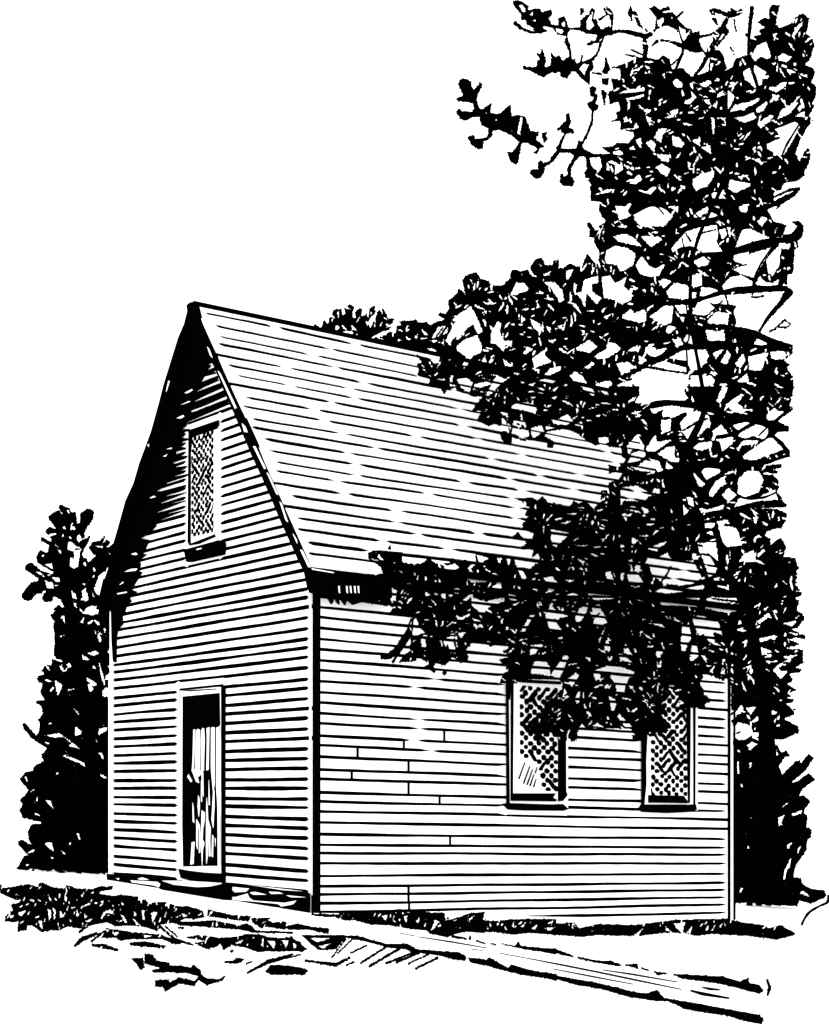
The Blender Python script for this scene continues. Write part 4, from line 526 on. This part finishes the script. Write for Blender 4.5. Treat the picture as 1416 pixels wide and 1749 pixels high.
grass_m = [(0,1200,4.373,[[(0,1360),(30,1385),(130,1370),(215,1355),(300,1388),(285,1355),(320,1348),(400,1380),(480,1390),(495,1365),(580,1390),(700,1393),(740,1375),(840,1370),(840,1395),(745,1412),(745,1430),(850,1445),(900,1435),(1030,1450),(1035,1490),(1080,1470),(1110,1495),(1240,1490),(1255,1540),(1312,1520),(1312,1640),(1200,1660),(1180,1710),(1100,1680),(1000,1665),(860,1670),(800,1640),(700,1660),(600,1690),(510,1670),(440,1700),(390,1700),(310,1715),(240,1665),(200,1665),(200,1700),(130,1710),(140,1630),(105,1640),(40,1635),(40,1600),(100,1550),(80,1510),(160,1490),(60,1450),(0,1420)]],
 [[(100,1430),(145,1435),(140,1442)],[(140,1570),(200,1550),(160,1595),(145,1590)],[(350,1420),(395,1490),(370,1470)],[(480,1440),(497,1450),(497,1485),(484,1475)],[(595,1530),(670,1495),(680,1505),(610,1535)],[(355,1540),(378,1560),(378,1600),(365,1610)],[(295,1650),(310,1620),(320,1680),(305,1685)],[(445,1540),(485,1600),(450,1600)],[(750,1630),(770,1570),(820,1545),(860,1590),(800,1575)],[(900,1580),(930,1600),(950,1650),(930,1640)],[(1060,1560),(1080,1550),(1080,1630),(1065,1610)],[(1130,1570),(1180,1560),(1140,1640)],[(980,1600),(1060,1670),(1020,1660)],[(570,1550),(580,1550),(580,1610),(572,1610)],[(595,1570),(602,1565),(600,1600)],[(640,1630),(690,1615),(660,1640)],[(260,1600),(300,1590),(280,1610)],[(220,1470),(250,1470),(250,1490)],[(280,1465),(310,1485),(290,1480)],[(400,1445),(425,1470),(415,1485)],[(700,1495),(760,1485),(720,1500)],[(530,1530),(570,1525),(545,1540)],[(400,1585),(420,1600),(405,1615)],[(905,1490),(930,1500),(910,1515)],[(840,1495),(850,1520),(840,1525)],[(1000,1560),(1020,1580),(1005,1600)],[(390,1530),(410,1540),(415,1570),(400,1560)],[(520,1620),(540,1635),(525,1640)]],[]),
(0,1480,2.832,[[(820,180),(870,195),(905,190),(980,215),(988,245),(940,255),(900,250),(870,265),(970,265),(1030,260),(1130,280),(1150,290),(1190,275),(1220,290),(1240,310),(1416,315),(1416,325),(1230,320),(1160,305),(1090,300),(960,290),(870,285),(820,260)],[(1005,207),(1080,225),(1120,235),(1215,240),(1200,265),(1100,255),(1003,238)],[(1215,250),(1310,248),(1280,265),(1270,300),(1220,270)],[(1285,275),(1385,265),(1380,305),(1290,290)],[(1385,300),(1416,290),(1416,305)],[(900,345),(960,330),(1060,345),(1150,340),(1200,325),(1260,330),(1330,350),(1416,340),(1416,410),(1340,400),(1260,415),(1180,390),(1120,380),(1080,405),(1068,370),(1040,390),(1000,400),(940,370),(1000,360)],[(490,345),(520,300),(590,310),(670,320),(780,330),(830,350),(880,370),(850,378),(780,350),(640,350),(580,360),(560,345)],[(632,445),(690,440),(700,490),(680,500),(660,470)],[(700,420),(735,425),(760,455),(815,465),(820,480),(880,480),(925,490),(935,475),(975,505),(960,530),(900,515),(740,512),(735,500),(780,492),(700,468)],[(750,550),(815,545),(820,560),(870,535),(895,550),(895,540),(940,555),(970,520),(1000,540),(1060,545),(1090,525),(1080,550),(1000,575),(960,545),(940,580),(870,565),(800,605),(790,585),(750,580)],[(1083,458),(1130,455),(1145,440),(1185,450),(1150,470),(1090,468)],[(1285,505),(1310,475),(1416,485),(1416,525),(1310,525)]],
 [[(540,320),(580,315),(560,335)],[(620,300),(690,310),(640,318)],[(880,225),(905,235),(930,225),(890,248)],[(1270,345),(1290,350),(1280,390),(1265,380)],[(1310,350),(1330,355),(1320,390)],[(1350,360),(1370,350),(1380,390)],[(1140,370),(1180,350),(1160,372)],[(690,330),(740,335),(700,345)]],
 [(5,[(380,320),(440,275)]),(6,[(360,385),(400,350),(480,320)]),(4,[(440,365),(520,300)]),(4,[(760,280),(850,355),(935,380)]),(3,[(800,290),(860,340)]),(3,[(780,290),(840,350)]),(6,[(445,380),(500,385),(572,405)]),(7,[(628,375),(700,375),(797,390)]),(5,[(1195,515),(1300,460),(1416,425)]),(3,[(1190,470),(1220,460)]),(3,[(1115,415),(1130,405)]),(5,[(860,295),(890,298)])]),
(450,1480,2.832,[[(0,252),(45,272),(105,265),(105,305),(0,290)],[(110,290),(165,275),(225,290),(320,300),(310,325),(220,305),(120,305)],[(0,340),(80,345),(140,345),(180,370),(210,400),(190,410),(0,410)],[(180,330),(330,330),(450,335),(600,375),(700,375),(740,400),(870,410),(945,415),(980,435),(978,455),(920,450),(850,430),(720,415),(690,400),(620,395),(500,365),(400,345),(350,400),(270,405),(230,375)],[(990,440),(1080,450),(1095,440),(1180,490),(1200,475),(1310,505),(1416,520),(1416,552),(1360,540),(1250,525),(1170,505),(1080,480),(1000,465)],[(10,510),(60,475),(130,480),(190,490),(218,505),(190,528),(130,515),(40,525)],
 [(225,228),(350,232),(470,220),(490,212),(600,225),(655,205),(700,225),(760,210),(800,225),(875,225),(880,255),(920,232),(1070,220),(1060,260),(1120,265),(1200,255),(1416,255),(1416,320),(1330,315),(1210,330),(1110,315),(1050,320),(980,315),(930,325),(890,342),(805,325),(790,310),(700,300),(620,285),(520,280),(450,262),(390,260),(350,245),(250,240)],[(905,330),(980,345),(985,355),(915,345)],[(1025,355),(1075,370),(1070,376),(1028,362)],[(1090,368),(1125,376),(1120,382)],[(1130,370),(1220,385),(1230,362),(1250,385),(1416,400),(1416,425),(1330,410),(1260,400)],[(1000,330),(1006,345),(1000,360),(994,345)]],
 [[(575,240),(600,235),(590,265)],[(880,230),(1000,225),(960,240),(905,255)],[(680,240),(695,240),(690,285)],[(810,310),(830,260),(850,270),(825,300)],[(740,265),(755,240),(750,275)],[(1340,290),(1400,262),(1390,285)],[(20,360),(60,360),(50,395)],[(90,360),(120,360),(110,395)],[(225,345),(330,345),(260,365)],[(270,385),(330,370),(290,395)],[(1245,290),(1270,268),(1255,295)],[(140,370),(160,380),(150,400)],[(1000,250),(1020,235),(1010,255)],[(1200,290),(1210,270)  ,(1215,292)]],
 [(5,[(200,455),(350,475),(420,440)]),(5,[(470,468),(600,385)]),(6,[(510,485),(660,395)]),(5,[(590,470),(740,410)]),(5,[(640,465),(770,410)]),(4,[(700,470),(800,425)]),(5,[(735,495),(845,440)]),(3,[(330,440),(400,350)]),(2.5,[(360,420),(430,350)]),(2.5,[(420,420),(500,380)]),(3,[(0,475),(180,425)]),(4,[(400,478),(440,460)])]),
(900,1480,2.744,[[(0,245),(60,260),(110,270),(220,262),(240,290),(340,270),(500,275),(700,250),(940,245),(1020,265),(1110,275),(1130,290),(1190,275),(1258,315),(1250,322),(1170,343),(1050,325),(930,320),(880,315),(790,325),(740,310),(650,310),(530,325),(440,325),(340,320),(250,330),(160,322),(0,310)],[(0,375),(60,380),(130,385),(225,420),(210,425),(130,405),(0,390)],[(235,422),(330,440),(400,443),(443,462),(430,468),(320,450),(240,432)],[(455,460),(518,455),(522,480),(490,470)],[(535,472),(580,490),(540,482)],[(590,490),(660,500),(615,510)],[(685,505),(740,505),(850,512),(910,512),(1000,540),(1040,520),(1040,545),(1090,555),(1108,580),(1090,597),(1010,575),(900,548),(720,525)],
 [(0,485),(110,505),(240,530),(310,540),(470,580),(520,590),(560,595),(610,578),(640,615),(790,640),(870,655),(980,675),(1090,695),(1110,715),(1100,738),(1060,733),(930,698),(830,685),(750,670),(660,630),(600,630),(480,612),(350,575),(230,555),(110,520),(0,510)]],
 [[(650,280),(680,310),(655,300)],[(685,268),(740,262),(728,312),(715,300)],[(750,310),(775,278),(765,312)],[(835,300),(850,272),(848,300)],[(500,322),(550,285),(520,322)],[(20,290),(50,270),(40,295)],[(80,290),(140,280),(110,300)],[(860,300),(885,268),(872,300)],[(900,280),(920,262),(910,285)]],
 [(4,[(1125,530),(1138,565),(1128,605)])])]
# limbs as drawn: (zoom frame, width in photo px, line)
limbs = [((980,320,3.248),w_,p) for w_,p in ((8,[(1185,555),(990,557),(860,572),(700,620),(560,640),(330,640)]),(8,[(1200,885),(1000,810),(800,770),(640,800),(520,840)]),(8,[(1200,905),(900,872),(650,885),(480,940),(270,1060)]),(7,[(1180,560),(1205,590),(1100,690),(1030,800)]),(7,[(1245,15),(1100,100),(950,160),(780,175),(650,215),(560,300),(520,360)]),(8,[(1225,285),(1090,295),(960,340),(890,360),(720,370)]),(5,[(430,1195),(520,1185),(640,1200),(800,1160)]),(4,[(500,150),(440,100),(330,150)]),(4,[(600,280),(610,330)]),(4,[(620,620),(640,820),(625,880),(635,1030)]),(4,[(1100,330),(1040,420),(1000,510),(990,600)]))]
limbs += [((1040,660,3.766),w_,p) for w_,p in ((9,[(1150,275),(1000,225),(800,190),(640,150),(480,105),(300,100)]),(8,[(1160,440),(1000,490),(800,520),(560,510),(330,560),(60,640)]),(8,[(1140,765),(960,752),(780,800),(560,850),(400,890),(250,1000)]),(9,[(1230,1335),(900,1335),(600,1330),(330,1348)]),(6,[(1190,1140),(900,1165),(700,1215),(500,1288),(280,1288)]),(5,[(1050,310),(1120,370),(1160,445)]),(5,[(1080,680),(990,715),(880,720),(820,690)]),(5,[(1170,145),(1050,235),(960,320)]))]
limbs += [((1060,0,3.978),w_,p) for w_,p in ((4,[(0,210),(60,210),(160,235)]),(5,[(892,50),(870,230),(872,400),(900,500),(940,640)]),(5,[(720,120),(700,200),(620,330),(560,450),(500,515)]),(4,[(380,130),(420,280),(480,300)]),(5,[(1210,850),(1130,980),(1100,1050)]),(5,[(1215,810),(1100,850),(980,900)]),(4,[(420,300),(420,370),(365,500)]))]
limbs += [((760,0,4.165),w_,p) for w_,p in ((3.2,[(600,150),(700,180),(870,205),(960,200),(1080,235),(1290,222),(1416,245)]),(3.2,[(870,220),(870,300),(895,380),(890,460)]),(4.5,[(610,495),(760,480),(860,470),(950,500),(1020,590)]),(4.5,[(200,690),(240,800),(330,880),(420,900),(540,990),(690,1048)]),(3.5,[(1052,780),(1045,880),(990,1000),(950,1060),(905,1150),(882,1250)]),(3.5,[(940,1070),(810,1065),(760,1140),(690,1190)]),(3,[(880,900),(815,1060)]),(3.5,[(960,1080),(1080,1105),(1190,1100),(1300,1130)]),(3,[(540,1000),(510,1120)]),(3,[(330,920),(320,975),(240,1000)]))]
limbs += [((620,820,3.218),w_,p) for w_,p in ((4,[(265,760),(210,920),(165,1000)]),(5,[(330,760),(370,900),(370,1030)]),(4,[(960,520),(900,640),(700,800),(560,830)]),(5,[(1000,200),(1000,320),(975,440)]),(5,[(1410,645),(1280,640),(1100,640),(960,620)]),(4,[(1150,850),(1000,855),(800,850),(600,890)]))]

fl = clumps(5); img = slivers(mask(tall), fl, 290, keep=lambda x, y: (x < 1010 and y < 330))
def tdepth(px, py, r, spread=.55):
    b = bdepth(px, py)
    base = 21.4+.6*math.sin(px/90)*math.cos(py/120)
    return min(base+r.uniform(-spread, spread), b-.5-r.random()*.7)
class R0:
    def uniform(s, a, b): return (a+b)/2
    def random(s): return .45
tree = empty('tall_tree', (*at(1315, 1500, 27.8)[:2], gz(*at(1315, 1500, 27.8)[:2])))
tag(tree, 'tall ragged broadleaf tree whose leafy limbs hang over the chapel roof and side wall', 'tree')
mb = MB(); leaves(mb, grow(img, seed=2, flow=fl), tdepth); mb.build('crown', LEAF, tree)
print('crown leaves', len(mb.v)//8)
mb = MB(); tr = [(1315, 1549, 27.8, .26), (1312, 1440, 27.6, .2), (1308, 1240, 26.5, .12), (1290, 1110, 25, .085), (1262, 1010, 24, .07), (1185, 930, 23.4, .06), (1160, 870, 23, .055), (1168, 780, 22.6, .05), (1202, 705, 22.2, .04), (1196, 640, 22, .026), (1182, 560, 21.9, .024), (1180, 470, 21.7, .024), (1195, 400, 21.7, .024), (1240, 300, 21.6, .024), (1240, 230, 21.5, .02), (1170, 140, 21.4, .015)]
tube(mb, [at(a, b, c) for a, b, c, d in tr], [d for *_, d in tr], 10); mb.build('trunk', BARK, tree)
for fr, ww, p in limbs:
    mb = MB(); q = tl(*fr)(p); pts = []
    ds = [tdepth(a, b, R0()) for a, b in q]
    for (a, b), d in zip(q, ds): pts.append(at(a, b, min(min(ds)+.5, d)-.02))
    n = len(pts); tube(mb, pts, [ww*.5/F*21*(.7 if i in (0, n-1) else 1.) for i in range(n)]); mb.build('branch', BARK, tree)
# the low tree showing over the ridge
bt = empty('round_topped_tree', (*at(650, 1390, 30)[:2], gz(*at(650, 1390, 30)[:2])))
tag(bt, 'dark tree behind the chapel, only its low leafy top showing above the roof ridge', 'tree')
img = slivers(mask(back_tree_m), clumps(6, 50), 260)
mb = MB(); leaves(mb, grow(img, seed=4), lambda a, b, r: 29.5+r.uniform(-1, 1)); mb.build('crown', LEAF, bt)
mb = MB(); tube(mb, [at(655, 1560, 30), at(650, 1000, 30), at(645, 640, 30)], [.3, .2, .08], 9); mb.build('trunk', BARK, bt)
# left tree and the shrub below it
lt = empty('narrow_tree', (*at(158, 1400, 25.4)[:2], gz(*at(158, 1400, 25.4)[:2])))
tag(lt, 'narrow black-leaved tree rising behind the left front corner of the chapel', 'tree')
img = slivers(mask(left_m), clumps(7, 55), 800)
mb = MB(); leaves(mb, grow(img, seed=5, stop=.02), lambda a, b, r: 25.2+r.uniform(-.5, .5)); mb.build('crown', LEAF, lt)
mb = MB(); tube(mb, [at(165, 1530, 25.5), at(160, 1350, 25.5), at(150, 1250, 25.5), at(125, 1085, 25.5), at(110, 960, 25.5), at(120, 890, 25.5)], [.16, .13, .10, .1, .05, .02], 9); mb.build('trunk', BARK, lt)
ls = empty('shrub', (*at(110, 1400, 24.7)[:2], gz(*at(110, 1400, 24.7)[:2])))
tag(ls, 'dense dark shrub standing on the grass left of the chapel front', 'shrub')
img = slivers(mask(lowleft_m), clumps(8, 70), 2500)
mb = MB(); leaves(mb, grow(img, seed=6, stop=.015), lambda a, b, r: 24.6+r.uniform(-.5, .3)); mb.build('foliage', LEAF, ls)
mb = MB()
for k in range(4): tube(mb, [at(120+k*14, 1492, 24.6), at(110+k*16, 1420, 24.6), at(85+k*28, 1330, 24.6)], [.05, .04, .015], 6)
mb.build('stems', BARK, ls)
rs_ = empty('shrub', (*at(1330, 1400, 26.8)[:2], gz(*at(1330, 1400, 26.8)[:2])))
tag(rs_, 'big spiky dark shrub with long jutting leaves beyond the right rear corner of the chapel', 'shrub')
img = slivers(mask(bush_m), clumps(12, 90), 3000)
mb = MB(); leaves(mb, grow(img, sizes=((40, .36), (26, .4), (15, .45), (9, .55), (5, .65)), seed=7, stop=.012), lambda a, b, r: 26.8+r.uniform(-.5, .3)); mb.build('foliage', LEAF, rs_)
mb = MB()
for k in range(5): tube(mb, [at(1280+k*16, 1547, 26.8), at(1285+k*18, 1460, 26.8), at(1275+k*25, 1370, 26.8)], [.05, .04, .015], 6)
mb.build('stems', BARK, rs_)
# dead stem bending from the right shrub to the ground
tw = MB(); pz = tl(1180, 1240, 4.6)([(1080,1325),(1072,1385),(1010,1415),(925,1470),(872,1560),(868,1640),(820,1670),(762,1694)])
tube(tw, [at(a, b, 22.2) for a, b in pz], [.014, .022, .016, .02, .016, .02, .018, .008], 6)
tag(tw.build('fallen_stem', BARK), 'thin curved bare stem arching down to the ground at the far right', 'stem')
# grass: blades standing in the outlined tufts
img = mask([(a, b, c, d, h, [(w_*1.35, q) for w_, q in st]) for a, b, c, d, h, st in grass_m])
img = slivers(img, lambda x, y: math.radians(-70+25*math.sin(x/23.)), 230, keep=lambda x, y: x > 480 and y > 1585 or y > 1618, ln=(7, 15), wd=(1.8, 3.4))
def gd(px, py, r): return gdepth(px, py+9+r.uniform(0, 5))
def gflow(x, y): return math.radians(-62 if x > 480 else (-70 if x > 100 else 60)) if y < 1640 or x > 1000 else math.radians(5)
def gflow2(x, y):
    if x > 620 and y > 1592+(x-780)*.19-8: return math.radians(12)
    if 530 < x: return math.radians(-55)
    if y > 1628: return math.radians(-25)
    return math.radians(-75+150*(math.sin(x/37.)*.5))
mb = MB(); leaves(mb, grow(img, sizes=((24, .3), (16, .32), (11, .4), (7, .5), (4.5, .7)), flow=gflow2, seed=8, stop=.012, spill=.04), gd, tilt=.3)
tag(mb.build('grass', LEAF), 'dark tufts of rough grass along the wall base and the verges of the path', 'grass', kind='stuff')
# path and its ruts
up = tl(900, 1480, 2.744)([(1100,560),(700,512),(400,448),(0,380)])+[(790, 1600), (700, 1582), (540, 1568), (380, 1548), (190, 1524)]
lo = tl(900, 1480, 2.744)([(1110,715),(800,660),(480,600),(0,495)])+[(700, 1617), (560, 1592), (420, 1562), (270, 1546), (190, 1532)]
def gp(px, py, dz=.004):
    Y = gdepth(px, py); p = at(px, py, Y); return (p[0], p[1], gz(p[0], p[1])+dz)
m = MB(); q = [gp(*p) for p in up+lo[::-1]]; n = len(q)
m.add(q+[(a, b, c-.03) for a, b, c in q], [tuple(range(n))]+[(i, (i+1) % n, n+(i+1) % n, n+i) for i in range(n)])
tag(m.build('path', SNOW), kind='structure')
m = MB()
for w_, fr, p in ((1.6,(450,1480,2.832),[(660,325),(735,340)]),(1.7,(450,1480,2.832),[(748,343),(910,368),(1085,398)]),(1.6,(450,1480,2.832),[(1000,402),(1062,410)]),(1.8,(450,1480,2.832),[(1140,422),(1274,447)]),(2.0,(900,1480,2.744),[(0,433),(170,466),(340,500),(530,540),(725,580)]),(1.8,(900,1480,2.744),[(120,483),(300,518),(500,556)]),(2,(900,1480,2.744),[(355,488),(500,510),(705,545)]),(4,(900,1480,2.744),[(765,585),(820,600),(950,622)]),(3,(900,1480,2.744),[(820,570),(860,578),(905,582)])):
    q = [gp(a, b, .008) for a, b in stroke_poly(tl(*fr)(p), w_*1.5)]; m.add(q, [tuple(range(len(q)))])
tag(m.build('path_ruts', SOIL), kind='structure')
